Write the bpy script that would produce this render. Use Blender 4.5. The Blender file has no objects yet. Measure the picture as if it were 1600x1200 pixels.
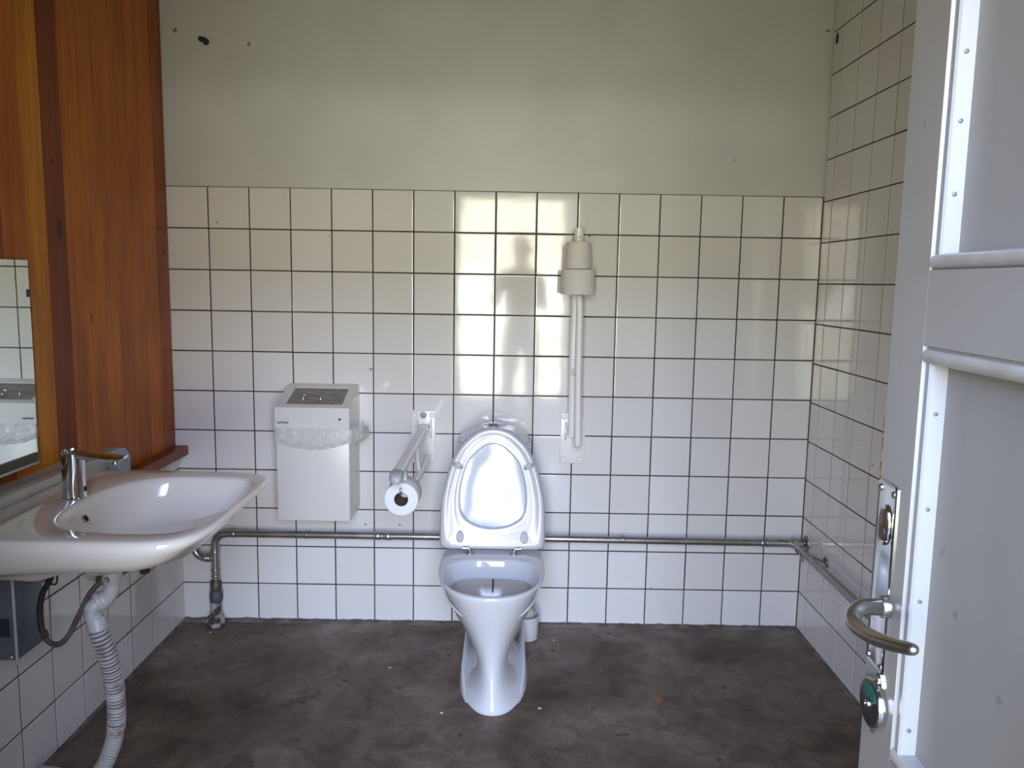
import bpy, bmesh, math, random
from mathutils import Vector, Matrix, noise
random.seed(7)
PI = math.pi
COL = bpy.context.scene.collection
SC = bpy.context.scene
V = Vector

# ------------------------------------------------------------------ materials
def new_mat(name):
    m = bpy.data.materials.new(name); m.use_nodes = True
    nt = m.node_tree; b = nt.nodes['Principled BSDF']
    return m, nt, b

def srgb(r, g, b):
    f = lambda c: (c/255/12.92) if c/255 <= .04045 else ((c/255+.055)/1.055)**2.4
    return (f(r), f(g), f(b), 1)

def pm(name, col, rough=.5, metal=0., col2=None, scale=8., thr=(.4, .6), coat=0., bump=0., bscale=60., detail=4., stretch=None, sub=0.):
    """principled with optional noise blend to a second colour and noise bump"""
    m, nt, b = new_mat(name)
    b.inputs['Roughness'].default_value = rough
    b.inputs['Metallic'].default_value = metal
    b.inputs['Coat Weight'].default_value = coat
    b.inputs['Coat Roughness'].default_value = .05
    b.inputs['Base Color'].default_value = col
    if sub: b.inputs['Subsurface Weight'].default_value = sub
    tc = nt.nodes.new('ShaderNodeNewGeometry')
    src = tc.outputs['Position']
    if stretch:
        mp = nt.nodes.new('ShaderNodeMapping'); mp.inputs['Scale'].default_value = stretch
        nt.links.new(src, mp.inputs['Vector']); src = mp.outputs['Vector']
    if col2:
        n = nt.nodes.new('ShaderNodeTexNoise'); n.inputs['Scale'].default_value = scale; n.inputs['Detail'].default_value = detail
        nt.links.new(src, n.inputs['Vector'])
        r = nt.nodes.new('ShaderNodeValToRGB')
        r.color_ramp.elements[0].position = thr[0]; r.color_ramp.elements[0].color = col
        r.color_ramp.elements[1].position = thr[1]; r.color_ramp.elements[1].color = col2
        nt.links.new(n.outputs['Fac'], r.inputs['Fac']); nt.links.new(r.outputs['Color'], b.inputs['Base Color'])
    if bump:
        n = nt.nodes.new('ShaderNodeTexNoise'); n.inputs['Scale'].default_value = bscale; n.inputs['Detail'].default_value = 3
        nt.links.new(src, n.inputs['Vector'])
        bp = nt.nodes.new('ShaderNodeBump'); bp.inputs['Strength'].default_value = bump; bp.inputs['Distance'].default_value = .002
        nt.links.new(n.outputs['Fac'], bp.inputs['Height']); nt.links.new(bp.outputs['Normal'], b.inputs['Normal'])
    return m

def add_specks(m, color, scale=9., size=.03, strength=.9):
    """sparse dark specks / chips: thresholded voronoi distance over the colour already linked"""
    nt = m.node_tree; b = nt.nodes['Principled BSDF']
    g = nt.nodes.new('ShaderNodeNewGeometry')
    nz = nt.nodes.new('ShaderNodeTexNoise'); nz.inputs['Scale'].default_value = 70
    nt.links.new(g.outputs['Position'], nz.inputs['Vector'])
    add = nt.nodes.new('ShaderNodeVectorMath'); add.operation = 'MULTIPLY_ADD'
    add.inputs[1].default_value = (.02, .02, .02)
    nt.links.new(nz.outputs['Color'], add.inputs[0]); nt.links.new(g.outputs['Position'], add.inputs[2])
    v = nt.nodes.new('ShaderNodeTexVoronoi'); v.inputs['Scale'].default_value = scale
    nt.links.new(add.outputs[0], v.inputs['Vector'])
    mr = nt.nodes.new('ShaderNodeMapRange'); mr.inputs['From Min'].default_value = size; mr.inputs['From Max'].default_value = size*1.8
    mr.inputs['To Min'].default_value = strength; mr.inputs['To Max'].default_value = 0
    nt.links.new(v.outputs['Distance'], mr.inputs['Value'])
    mx = nt.nodes.new('ShaderNodeMix'); mx.data_type = 'RGBA'
    nt.links.new(mr.outputs['Result'], mx.inputs['Factor'])
    bc = b.inputs['Base Color']
    if bc.links: nt.links.new(bc.links[0].from_socket, mx.inputs['A'])
    else: mx.inputs['A'].default_value = bc.default_value
    mx.inputs['B'].default_value = color
    nt.links.new(mx.outputs['Result'], bc)
    return m

def tile_mat():
    m, nt, b = new_mat('glazed_white_tile')
    b.inputs['Roughness'].default_value = .07
    at = nt.nodes.new('ShaderNodeAttribute'); at.attribute_name = 'tone'
    r = nt.nodes.new('ShaderNodeValToRGB')
    r.color_ramp.elements[0].color = (.70, .665, .625, 1); r.color_ramp.elements[1].color = (.745, .72, .69, 1)
    nt.links.new(at.outputs['Fac'], r.inputs['Fac']); nt.links.new(r.outputs['Color'], b.inputs['Base Color'])
    g = nt.nodes.new('ShaderNodeNewGeometry')
    n = nt.nodes.new('ShaderNodeTexNoise'); n.inputs['Scale'].default_value = 9; n.inputs['Detail'].default_value = 2
    nt.links.new(g.outputs['Position'], n.inputs['Vector'])
    bp = nt.nodes.new('ShaderNodeBump'); bp.inputs['Strength'].default_value = .035; bp.inputs['Distance'].default_value = .01
    nt.links.new(n.outputs['Fac'], bp.inputs['Height']); nt.links.new(bp.outputs['Normal'], b.inputs['Normal'])
    return add_specks(m, (.22, .2, .18, 1), 5.5, .022, .75)

def wood_mat():
    m, nt, b = new_mat('varnished_pine')
    b.inputs['Roughness'].default_value = .42; b.inputs['Specular IOR Level'].default_value = .22
    g = nt.nodes.new('ShaderNodeNewGeometry')
    at = nt.nodes.new('ShaderNodeAttribute'); at.attribute_name = 'board'
    ab = nt.nodes.new('ShaderNodeAttribute'); ab.attribute_name = 'tone'
    # shift the grain of every board
    ofs = nt.nodes.new('ShaderNodeVectorMath'); ofs.operation = 'MULTIPLY_ADD'; ofs.inputs[1].default_value = (3, 3, 11)
    cmb = nt.nodes.new('ShaderNodeCombineXYZ')
    for k in range(3): nt.links.new(ab.outputs['Fac'], cmb.inputs[k])
    nt.links.new(cmb.outputs[0], ofs.inputs[0]); nt.links.new(g.outputs['Position'], ofs.inputs[2])
    mp = nt.nodes.new('ShaderNodeMapping'); mp.inputs['Scale'].default_value = (1, 1, .055)
    nt.links.new(ofs.outputs[0], mp.inputs['Vector'])
    n = nt.nodes.new('ShaderNodeTexNoise'); n.inputs['Scale'].default_value = 55; n.inputs['Detail'].default_value = 5; n.inputs['Distortion'].default_value = .4
    nt.links.new(mp.outputs[0], n.inputs['Vector'])
    r = nt.nodes.new('ShaderNodeValToRGB')
    r.color_ramp.elements[0].position = .3; r.color_ramp.elements[0].color = (.80, .72, .66, 1)
    r.color_ramp.elements[1].position = .62; r.color_ramp.elements[1].color = (1.05, 1.05, 1.05, 1)
    nt.links.new(n.outputs['Fac'], r.inputs['Fac'])
    mp2 = nt.nodes.new('ShaderNodeMapping'); mp2.inputs['Scale'].default_value = (1, 1, .22)
    nt.links.new(ofs.outputs[0], mp2.inputs['Vector'])
    n2 = nt.nodes.new('ShaderNodeTexNoise'); n2.inputs['Scale'].default_value = 9; n2.inputs['Detail'].default_value = 2
    nt.links.new(mp2.outputs[0], n2.inputs['Vector'])
    r2 = nt.nodes.new('ShaderNodeValToRGB')
    r2.color_ramp.elements[0].position = .35; r2.color_ramp.elements[0].color = (.8, .7, .62, 1)
    r2.color_ramp.elements[1].position = .65; r2.color_ramp.elements[1].color = (1.1, 1.12, 1.1, 1)
    nt.links.new(n2.outputs['Fac'], r2.inputs['Fac'])
    last = at.outputs['Color']
    for s in (r.outputs['Color'], r2.outputs['Color']):
        mx = nt.nodes.new('ShaderNodeMix'); mx.data_type = 'RGBA'; mx.blend_type = 'MULTIPLY'; mx.inputs['Factor'].default_value = 1
        nt.links.new(last, mx.inputs['A']); nt.links.new(s, mx.inputs['B']); last = mx.outputs['Result']
    # knots: (y, z, half width, half height)
    for (ky, kz, w, h) in ((-.7266, 1.475, .016, .034), (-.577, 1.215, .0055, .016), (-.0416, 1.438, .012, .016), (-.75, 1.66, .006, .01),
                           (-.885, 1.25, .004, .008), (-.62, 1.78, .003, .008), (-.27, 1.0, .004, .012), (-.39, 1.35, .003, .006), (-1.3, 1.5, .01, .02)):
        sb = nt.nodes.new('ShaderNodeVectorMath'); sb.operation = 'SUBTRACT'; sb.inputs[1].default_value = (0, ky, kz)
        nt.links.new(g.outputs['Position'], sb.inputs[0])
        ml = nt.nodes.new('ShaderNodeVectorMath'); ml.operation = 'MULTIPLY'; ml.inputs[1].default_value = (0, 1/w, 1/h)
        nt.links.new(sb.outputs[0], ml.inputs[0])
        ln = nt.nodes.new('ShaderNodeVectorMath'); ln.operation = 'LENGTH'; nt.links.new(ml.outputs[0], ln.inputs[0])
        mr = nt.nodes.new('ShaderNodeMapRange'); mr.inputs['From Min'].default_value = .5; mr.inputs['From Max'].default_value = 1.25
        mr.inputs['To Min'].default_value = .88; mr.inputs['To Max'].default_value = 0
        nt.links.new(ln.outputs['Value'], mr.inputs['Value'])
        mx = nt.nodes.new('ShaderNodeMix'); mx.data_type = 'RGBA'; mx.inputs['B'].default_value = (.035, .01, .006, 1)
        nt.links.new(mr.outputs['Result'], mx.inputs['Factor']); nt.links.new(last, mx.inputs['A']); last = mx.outputs['Result']
    nt.links.new(last, b.inputs['Base Color'])
    return m

def floor_mat():
    m, nt, b = new_mat('worn_concrete')
    g = nt.nodes.new('ShaderNodeNewGeometry')
    def nz(scale, det, dist=0.):
        n = nt.nodes.new('ShaderNodeTexNoise'); n.inputs['Scale'].default_value = scale; n.inputs['Detail'].default_value = det
        n.inputs['Distortion'].default_value = dist; nt.links.new(g.outputs['Position'], n.inputs['Vector']); return n.outputs['Fac']
    def ramp(src, stops):
        r = nt.nodes.new('ShaderNodeValToRGB'); e = r.color_ramp.elements
        e[0].position, e[0].color = stops[0]; e[1].position, e[1].color = stops[1]
        for p, c in stops[2:]:
            q = e.new(p); q.color = c
        nt.links.new(src, r.inputs['Fac']); return r.outputs['Color']
    a = ramp(nz(2.3, 6, .5), [(.32, (.066, .041, .026, 1)), (.68, (.225, .170, .132, 1)), (.5, (.128, .090, .064, 1))])
    bcol = ramp(nz(11, 8, 1.2), [(.3, (.62, .58, .56, 1)), (.7, (1.18, 1.18, 1.2, 1))])
    c = ramp(nz(75, 6), [(.3, (.82, .82, .82, 1)), (.7, (1.12, 1.12, 1.12, 1))])
    st = ramp(nz(6.5, 3, .8), [(.64, (1, 1, 1, 1)), (.74, (.5, .42, .38, 1))])
    last = a
    for s in (bcol, c, st):
        mx = nt.nodes.new('ShaderNodeMix'); mx.data_type = 'RGBA'; mx.blend_type = 'MULTIPLY'; mx.inputs['Factor'].default_value = 1
        nt.links.new(last, mx.inputs['A']); nt.links.new(s, mx.inputs['B']); last = mx.outputs['Result']
    nt.links.new(last, b.inputs['Base Color'])
    rr = ramp(nz(4, 4), [(.35, (.38, .38, .38, 1)), (.65, (.62, .62, .62, 1))])
    nt.links.new(rr, b.inputs['Roughness'])
    b.inputs['Specular IOR Level'].default_value = .35
    bp = nt.nodes.new('ShaderNodeBump'); bp.inputs['Strength'].default_value = .25; bp.inputs['Distance'].default_value = .004
    nt.links.new(nz(40, 6), bp.inputs['Height']); nt.links.new(bp.outputs['Normal'], b.inputs['Normal'])
    return add_specks(m, (.03, .02, .016, 1), 7.5, .05, .8)

M = {}
M['tile'] = tile_mat()
M['grout'] = pm('dark_grout', (.035, .029, .025, 1), .9, col2=(.07, .058, .048, 1), scale=12)
M['paint'] = add_specks(pm('cream_wall_paint', (.60, .59, .545, 1), .42, col2=(.565, .555, .51, 1), scale=3, bump=.25, bscale=90), (.1, .08, .05, 1), 5.5, .032, .8)
M['plain'] = pm('plain_white_paint', (.62, .61, .56, 1), .5)
M['wood'] = wood_mat()
M['floor'] = floor_mat()
M['mortar'] = pm('dirty_mortar', (.085, .068, .055, 1), .9, col2=(.17, .145, .125, 1), scale=14, bump=.8, bscale=60)
M['porch'] = pm('porch_concrete', (.16, .155, .145, 1), .8, col2=(.22, .21, .2, 1), scale=5)
M['ceramic'] = pm('white_vitreous_china', (.63, .625, .625, 1), .06, coat=.3)
M['sinkcer'] = pm('ivory_sink_ceramic', (.82, .74, .645, 1), .09, coat=.25)
M['seat'] = pm('white_seat_plastic', (.55, .54, .55, 1), .16)
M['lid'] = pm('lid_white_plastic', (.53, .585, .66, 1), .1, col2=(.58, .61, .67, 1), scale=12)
M['greyplast'] = pm('grey_plastic', (.33, .335, .335, 1), .4)
M['bowlin'] = pm('stained_bowl_inside', (.50, .43, .38, 1), .2, col2=(.40, .33, .28, 1), scale=9)
M['water'] = pm('toilet_water', (.36, .28, .22, 1), .55)
M['chrome'] = pm('polished_chrome', (.72, .72, .72, 1), .09, 1.)
M['steel'] = pm('brushed_stainless', (.48, .455, .43, 1), .3, 1., col2=(.58, .56, .54, 1), scale=30)
M['pipe'] = pm('dull_steel_pipe', (.26, .235, .215, 1), .36, .85, col2=(.36, .33, .30, 1), scale=14, thr=(.35, .7))
M['pipelight'] = pm('bright_steel_pipe', (.42, .40, .38, 1), .3, .9, col2=(.24, .2, .17, 1), scale=22, thr=(.5, .75))
M['brass'] = pm('tarnished_brass', (.16, .135, .095, 1), .55, .6, col2=(.09, .07, .05, 1), scale=40)
M['grey'] = pm('grey_coupling', (.085, .09, .10, 1), .6, .2)
M['rust'] = pm('rusty_flaking_iron', (.07, .045, .035, 1), .9, .1, col2=(.38, .34, .33, 1), scale=38, thr=(.47, .55), bump=1., bscale=50)
M['white'] = pm('white_enamel', (.66, .645, .61, 1), .28, coat=.2)
M['binwhite'] = add_specks(pm('bin_enamel', (.68, .655, .615, 1), .3), (.2, .19, .18, 1), 9, .02, .7)
M['barwhite'] = pm('grab_bar_enamel', (.80, .77, .725, 1), .25)
M['lidgrey'] = pm('bin_flap_grey', (.21, .195, .17, 1), .42, .35, col2=(.27, .25, .22, 1), scale=30)
M['black'] = pm('black_print', (.012, .012, .012, 1), .6)
M['paper'] = pm('toilet_paper', (.74, .70, .665, 1), .95, bump=.3, bscale=220)
M['papwhite'] = pm('white_toilet_paper', (.70, .70, .71, 1), .95, bump=.2, bscale=250)
M['card'] = pm('cardboard_core', (.17, .11, .085, 1), .9)
M['rubber'] = pm('black_rubber', (.022, .023, .026, 1), .55)
M['brown'] = pm('dirty_brown_hose', (.075, .05, .04, 1), .6, col2=(.14, .1, .085, 1), scale=20)
M['rustbrown'] = pm('rusted_valve', (.07, .028, .016, 1), .75, .2, col2=(.15, .06, .03, 1), scale=60)
M['hose'] = pm('grey_white_plastic_hose', (.44, .41, .39, 1), .5, col2=(.22, .165, .13, 1), scale=30, thr=(.50, .68))
M['groove'] = pm('dirt_in_the_hose_grooves', (.14, .10, .085, 1), .9)
M['pvc'] = pm('white_pvc', (.50, .49, .48, 1), .38, col2=(.26, .2, .16, 1), scale=24, thr=(.52, .7))
M['steelblue'] = pm('blue_grey_metal', (.115, .13, .155, 1), .5, .2, col2=(.135, .15, .17, 1), scale=15)
M['endgrey'] = pm('blue_grey_end_plate', (.33, .36, .39, 1), .35)
M['railgrey'] = pm('grey_metal_rail', (.56, .53, .47, 1), .3, .1, col2=(.50, .475, .42, 1), scale=10)
M['mirrorlip'] = pm('brown_mirror_lip', (.085, .065, .052, 1), .4, .2)
M['door'] = add_specks(pm('grey_white_door_paint', (.355, .33, .305, 1), .3, col2=(.32, .295, .27, 1), scale=4, bump=.15, bscale=60, stretch=(1, 1, .5)), (.17, .14, .12, 1), 13, .03, .55)
M['doorpanel'] = add_specks(pm('weathered_panel_paint', (.30, .285, .265, 1), .38, col2=(.245, .23, .215, 1), scale=7, thr=(.45, .8), bump=.2, bscale=60, stretch=(1, 1, .25)), (.14, .12, .11, 1), 15, .055, .6)
M['doorbead'] = pm('cream_bead_paint', (.44, .41, .375, 1), .3, col2=(.38, .345, .31, 1), scale=20)
M['doormould'] = pm('white_moulding_paint', (.37, .37, .365, 1), .3)
M['barewood'] = pm('bare_chipped_wood', (.27, .14, .045, 1), .9, col2=(.10, .05, .02, 1), scale=70)
M['green'] = pm('green_vacant_disc', (.004, .11, .06, 1), .35)
M['disc'] = pm('black_indicator_disc', (.018, .02, .022, 1), .3)
M['oldbronze'] = pm('worn_bronze_cylinder', (.16, .11, .08, 1), .35, .8)
M['nail'] = pm('nail_head', (.2, .2, .2, 1), .5, .5)
M['leaf'] = pm('dry_orange_leaf', (.30, .12, .03, 1), .8)
M['chip'] = pm('white_paint_flake', (.75, .73, .70, 1), .8)
M['twig'] = pm('dark_twig', (.02, .014, .01, 1), .9)
M['skin'] = pm('skin', (.42, .25, .18, 1), .55, sub=.0)
M['cloth'] = pm('dark_blue_cloth', (.045, .055, .08, 1), .9, bump=.3)
M['trouser'] = pm('grey_trouser_cloth', (.075, .075, .085, 1), .9)
M['hair'] = pm('dark_hair', (.03, .02, .015, 1), .7)
M['shoe'] = pm('black_shoe', (.02, .02, .02, 1), .5)
M['brush'] = pm('brush_bristle', (.5, .46, .42, 1), .9)

def mirror_mat():
    m, nt, b = new_mat('mirror_glass')
    b.inputs['Base Color'].default_value = (.74, .80, .77, 1); b.inputs['Metallic'].default_value = 1; b.inputs['Roughness'].default_value = .015
    return m
M['mirror'] = mirror_mat()

def bag_mat():
    m, nt, b = new_mat('thin_clear_bag')
    out = nt.nodes['Material Output']
    b.inputs['Base Color'].default_value = (.78, .77, .75, 1); b.inputs['Roughness'].default_value = .12
    tr = nt.nodes.new('ShaderNodeBsdfTransparent'); tr.inputs['Color'].default_value = (.95, .95, .94, 1)
    mx = nt.nodes.new('ShaderNodeMixShader')
    g = nt.nodes.new('ShaderNodeNewGeometry')
    n = nt.nodes.new('ShaderNodeTexNoise'); n.inputs['Scale'].default_value = 16; n.inputs['Detail'].default_value = 4; n.inputs['Distortion'].default_value = 1.5
    nt.links.new(g.outputs['Position'], n.inputs['Vector'])
    mr = nt.nodes.new('ShaderNodeMapRange'); mr.inputs['From Min'].default_value = .35; mr.inputs['From Max'].default_value = .65
    mr.inputs['To Min'].default_value = .28; mr.inputs['To Max'].default_value = .6
    nt.links.new(n.outputs['Fac'], mr.inputs['Value'])
    nt.links.new(mr.outputs['Result'], mx.inputs['Fac'])
    nt.links.new(tr.outputs[0], mx.inputs[1]); nt.links.new(b.outputs[0], mx.inputs[2]); nt.links.new(mx.outputs[0], out.inputs['Surface'])
    bp = nt.nodes.new('ShaderNodeBump'); bp.inputs['Strength'].default_value = .9; bp.inputs['Distance'].default_value = .006
    nt.links.new(n.outputs['Fac'], bp.inputs['Height']); nt.links.new(bp.outputs['Normal'], b.inputs['Normal'])
    return m
M['bag'] = bag_mat()

# ------------------------------------------------------------------ mesh helpers
ORG = {}
class B:
    def __init__(s): s.bm = bmesh.new(); s.mi = 0
    def _tag(s, faces):
        for f in faces: f.material_index = s.mi
    def box(s, x0, x1, y0, y1, z0, z1, bev=0., seg=2, mat=None):
        r = bmesh.ops.create_cube(s.bm, size=1.)
        vs = r['verts']
        for v in vs:
            v.co = V((x0+(v.co.x+.5)*(x1-x0), y0+(v.co.y+.5)*(y1-y0), z0+(v.co.z+.5)*(z1-z0)))
        fs = set(f for v in vs for f in v.link_faces)
        if bev:
            es = list(set(e for v in vs for e in v.link_edges))
            q = bmesh.ops.bevel(s.bm, geom=es, offset=bev, segments=seg, profile=.5, affect='EDGES')
            fs = set(f for f in fs if f.is_valid) | set(q['faces'])
            vs = list(set(v for f in fs for v in f.verts))
        s._tag(fs)
        if mat is not None:
            for v in vs: v.co = mat @ v.co
        return s
    def loft(s, rings, cap0=False, cap1=False, closed=True, mis=None):
        rv = [[s.bm.verts.new(p) for p in r] for r in rings]
        n = len(rings[0]); fs = []
        for i in range(len(rv)-1):
            a, b = rv[i], rv[i+1]
            for j in range(n if closed else n-1):
                k = (j+1) % n
                try:
                    f = s.bm.faces.new((a[j], a[k], b[k], b[j])); f.material_index = s.mi if mis is None else mis[i]
                except ValueError: pass
        for c, r, rev in ((cap0, rv[0], True), (cap1, rv[-1], False)):
            if c:
                f = s.bm.faces.new(list(reversed(r)) if rev else r); f.material_index = s.mi
        return s
    def lathe(s, prof, o, axis=(0, 0, 1), seg=32, cap0=True, cap1=True, sx=1., sy=1., ref=None):
        """prof: (radius, height along axis)"""
        ax = V(axis).normalized(); o = V(o)
        rf = V(ref) if ref else (V((1, 0, 0)) if abs(ax.x) < .9 else V((0, 1, 0)))
        u = (rf - ax*rf.dot(ax)).normalized(); w = ax.cross(u)
        rings = [[o+ax*h+u*(max(r, 1e-5)*sx*math.cos(2*PI*j/seg))+w*(max(r, 1e-5)*sy*math.sin(2*PI*j/seg)) for j in range(seg)] for r, h in prof]
        return s.loft(rings, cap0, cap1)
    def cyl(s, p0, p1, r, seg=24, r1=None, bev=0.):
        p0 = V(p0); p1 = V(p1); L = (p1-p0).length; r1 = r if r1 is None else r1
        pr = [(r, 0), (r1, L)] if not bev else [(r-bev, 0), (r-bev*.3, bev*.3), (r, bev), (r1, L-bev), (r1-bev*.3, L-bev*.3), (r1-bev, L)]
        return s.lathe(pr, p0, p1-p0, seg)
    def tube(s, pts, r, seg=14, caps=True, sx=1., up=None, dome=False):
        pts = [V(p) for p in pts]; n = len(pts)
        rs = r if isinstance(r, (list, tuple)) else [r]*n
        tn = []
        for i in range(n):
            t = pts[min(i+1, n-1)]-pts[max(i-1, 0)]; tn.append(t.normalized())
        u = V(up) if up else (V((0, 0, 1)) if abs(tn[0].z) < .9 else V((1, 0, 0)))
        u = (u-tn[0]*u.dot(tn[0])).normalized(); rings = []
        for i in range(n):
            u = (u-tn[i]*u.dot(tn[i])).normalized(); w = tn[i].cross(u)
            rings.append([pts[i]+u*(rs[i]*math.cos(2*PI*j/seg))+w*(rs[i]*sx*math.sin(2*PI*j/seg)) for j in range(seg)])
        if dome:
            def dm(c, ring, t):
                return [[c+t*(rs[0]*math.sin(a))+(p-c)*math.cos(a) for p in ring] for a in (.4, .8, 1.2, 1.5)]
            d0 = dm(pts[0], rings[0], -tn[0]); d1 = dm(pts[-1], rings[-1], tn[-1])
            rings = d0[::-1]+rings+d1
        return s.loft(rings, caps, caps)
    def poly(s, pts, d):
        """polygon pts extruded by vector d"""
        d = V(d); return s.loft([[V(p) for p in pts], [V(p)+d for p in pts]], True, True)
    def sphere(s, c, r, sc=(1, 1, 1), seg=20):
        q = bmesh.ops.create_uvsphere(s.bm, u_segments=seg, v_segments=seg//2, radius=r)
        for v in q['verts']: v.co = V(c)+V((v.co.x*sc[0], v.co.y*sc[1], v.co.z*sc[2]))
        s._tag(set(f for v in q['verts'] for f in v.link_faces)); return s
    def done(s, name, mats, parent=None, angle=38, origin=None, smooth=True):
        bmesh.ops.recalc_face_normals(s.bm, faces=s.bm.faces[:])
        me = bpy.data.meshes.new(name); s.bm.to_mesh(me); s.bm.free()
        return link(name, me, mats, parent, angle, origin, smooth)

def link(name, me, mats, parent=None, angle=38, origin=None, smooth=True):
    for m in (mats if isinstance(mats, (list, tuple)) else [mats]): me.materials.append(m if not isinstance(m, str) else M[m])
    if smooth:
        me.polygons.foreach_set('use_smooth', [True]*len(me.polygons)); me.set_sharp_from_angle(angle=math.radians(angle))
    o = bpy.data.objects.new(name, me); COL.objects.link(o)
    if parent is not None:
        org = ORG[parent.name]; o.parent = parent; loc = V((0, 0, 0))
    else:
        if origin is None:
            xs = [v.co for v in me.vertices]
            origin = ((min(c.x for c in xs)+max(c.x for c in xs))/2, (min(c.y for c in xs)+max(c.y for c in xs))/2, min(c.z for c in xs))
        org = V(origin); loc = org
    me.transform(Matrix.Translation(-org)); o.location = loc; ORG[o.name] = org
    return o

def thing(name, label, cat, loc, group=None):
    o = bpy.data.objects.new(name, None); COL.objects.link(o); o.location = loc; o.empty_display_size = .1
    ORG[o.name] = V(loc); o['label'] = label; o['category'] = cat
    if group: o['group'] = group
    return o
def tag(o, label, cat, group=None):
    o['label'] = label; o['category'] = cat
    if group: o['group'] = group
    return o
def struct(o, label, cat):
    o['kind'] = 'structure'; o['label'] = label; o['category'] = cat; return o

def catmull(pts, n, closed=False):
    P = [V(p) for p in pts]; m = len(P); out = []
    segs = m if closed else m-1
    for i in range(segs):
        g = (lambda k: P[k % m]) if closed else (lambda k: P[max(0, min(m-1, k))])
        p0, p1, p2, p3 = g(i-1), g(i), g(i+1), g(i+2)
        for k in range(n):
            t = k/n
            out.append(.5*((2*p1)+(p2-p0)*t+(2*p0-5*p1+4*p2-p3)*t*t+(3*p1-p0-3*p2+p3)*t**3))
    if not closed: out.append(P[-1])
    return out

def text_mesh(name, body, size, mat, parent, Mx, ext=.0004):
    c = bpy.data.curves.new(name, 'FONT'); c.body = body; c.size = size; c.extrude = ext; c.offset = size*.022; c.align_x = 'CENTER'; c.align_y = 'CENTER'
    t = bpy.data.objects.new('tmp', c); COL.objects.link(t)
    dg = bpy.context.evaluated_depsgraph_get(); dg.update()
    me = bpy.data.meshes.new_from_object(t.evaluated_get(dg)); bpy.data.objects.remove(t)
    me.transform(Mx); me.materials.clear()
    return link(name, me, mat, parent, smooth=False)

# ------------------------------------------------------------------ room
MOD = .153
WL, WR = .9141*MOD, .9608*MOD
W = WL+14*MOD+WR                       # room width 2.4288
HB = .9713*MOD
ZT = HB+10*MOD                          # top of the tiles on the back wall
YD = -3.09                              # inner face of the front wall
ZC = 2.75

def tile_wall(b, org, du, dv, dn, us, vs, gap=.0041, depth=.0022, tones=None):
    """tiles between the lines us x vs as cushioned slabs over a grout plane"""
    org, du, dv, dn = V(org), V(du), V(dv), V(dn)
    P = lambda u, v, n=0.: org+du*u+dv*v+dn*n
    b.mi = 1
    q = [b.bm.verts.new(P(u, v, -depth*.72)) for u, v in ((us[0], vs[0]), (us[-1], vs[0]), (us[-1], vs[-1]), (us[0], vs[-1]))]
    f = b.bm.faces.new(q); f.material_index = 1
    lay = b.bm.faces.layers.float.get('tone') or b.bm.faces.layers.float.new('tone')
    for i in range(len(us)-1):
        for j in range(len(vs)-1):
            g = gap/2*random.uniform(.85, 1.2); u0, u1, v0, v1 = us[i]+g, us[i+1]-g, vs[j]+g, vs[j+1]-g
            if u1-u0 < .01 or v1-v0 < .01: continue
            t = [random.uniform(-.00008, .00008) for _ in range(4)]
            tone = random.random()
            def ring(ins, n, k):
                return [b.bm.verts.new(P(u, v, n+(t[a] if k else 0))) for a, (u, v) in enumerate(((u0+ins, v0+ins), (u1-ins, v0+ins), (u1-ins, v1-ins), (u0+ins, v1-ins)))]
            R = [ring(0, -depth, 0), ring(.0003, -.0008, 1), ring(.0014, -.00015, 1), ring(.0032, 0, 1)]
            for a in range(3):
                for c in range(4):
                    d = (c+1) % 4
                    f = b.bm.faces.new((R[a][c], R[a][d], R[a+1][d], R[a+1][c])); f.material_index = 0; f[lay] = tone
            f = b.bm.faces.new(R[3]); f.material_index = 0; f[lay] = tone

def done_tiles(b, name, mats):
    # faces are wound by hand, so keep their direction where it already points into the room
    bm = b.bm
    me = bpy.data.meshes.new(name); bmesh.ops.recalc_face_normals(bm, faces=bm.faces[:]); bm.to_mesh(me); bm.free()
    return link(name, me, mats, None, 25, (0, 0, 0), False)

# back wall
b = B()
us = [-.016, WL]+[WL+MOD*k for k in range(1, 15)]+[W]
vs = [0, HB]+[HB+MOD*k for k in range(1, 11)]
tile_wall(b, (0, 0, 0), (1, 0, 0), (0, 0, 1), (0, -1, 0), us, vs)
b.mi = 2
b.box(-.12, W+.12, .006, .14, ZT+.0005, ZC+.05)
b.mi = 1
b.box(-.12, W+.12, .004, .14, -.05, ZT)
struct(done_tiles(b, 'wall_back', [M['tile'], M['grout'], M['paint']]), 'back wall with white square tiles below and cream paint above', 'wall')
# right wall
RM, RH = .9868*MOD, .9782*MOD
b = B()
us = [0, .5213*MOD]+[(.5213+.9781*k)*MOD for k in range(1, 20)]; us = [u for u in us if u < -YD-.02]+[-YD]
vs = [0, RH]+[RH+RM*k for k in range(1, 17)]+[ZC]
tile_wall(b, (W, 0, 0), (0, -1, 0), (0, 0, 1), (-1, 0, 0), us, vs)
b.mi = 1; b.box(W+.004, W+.12, YD-.1, .006, -.05, ZC+.05)
struct(done_tiles(b, 'wall_right', [M['tile'], M['grout']]), 'right wall covered in white square tiles up to the ceiling', 'wall')
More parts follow.
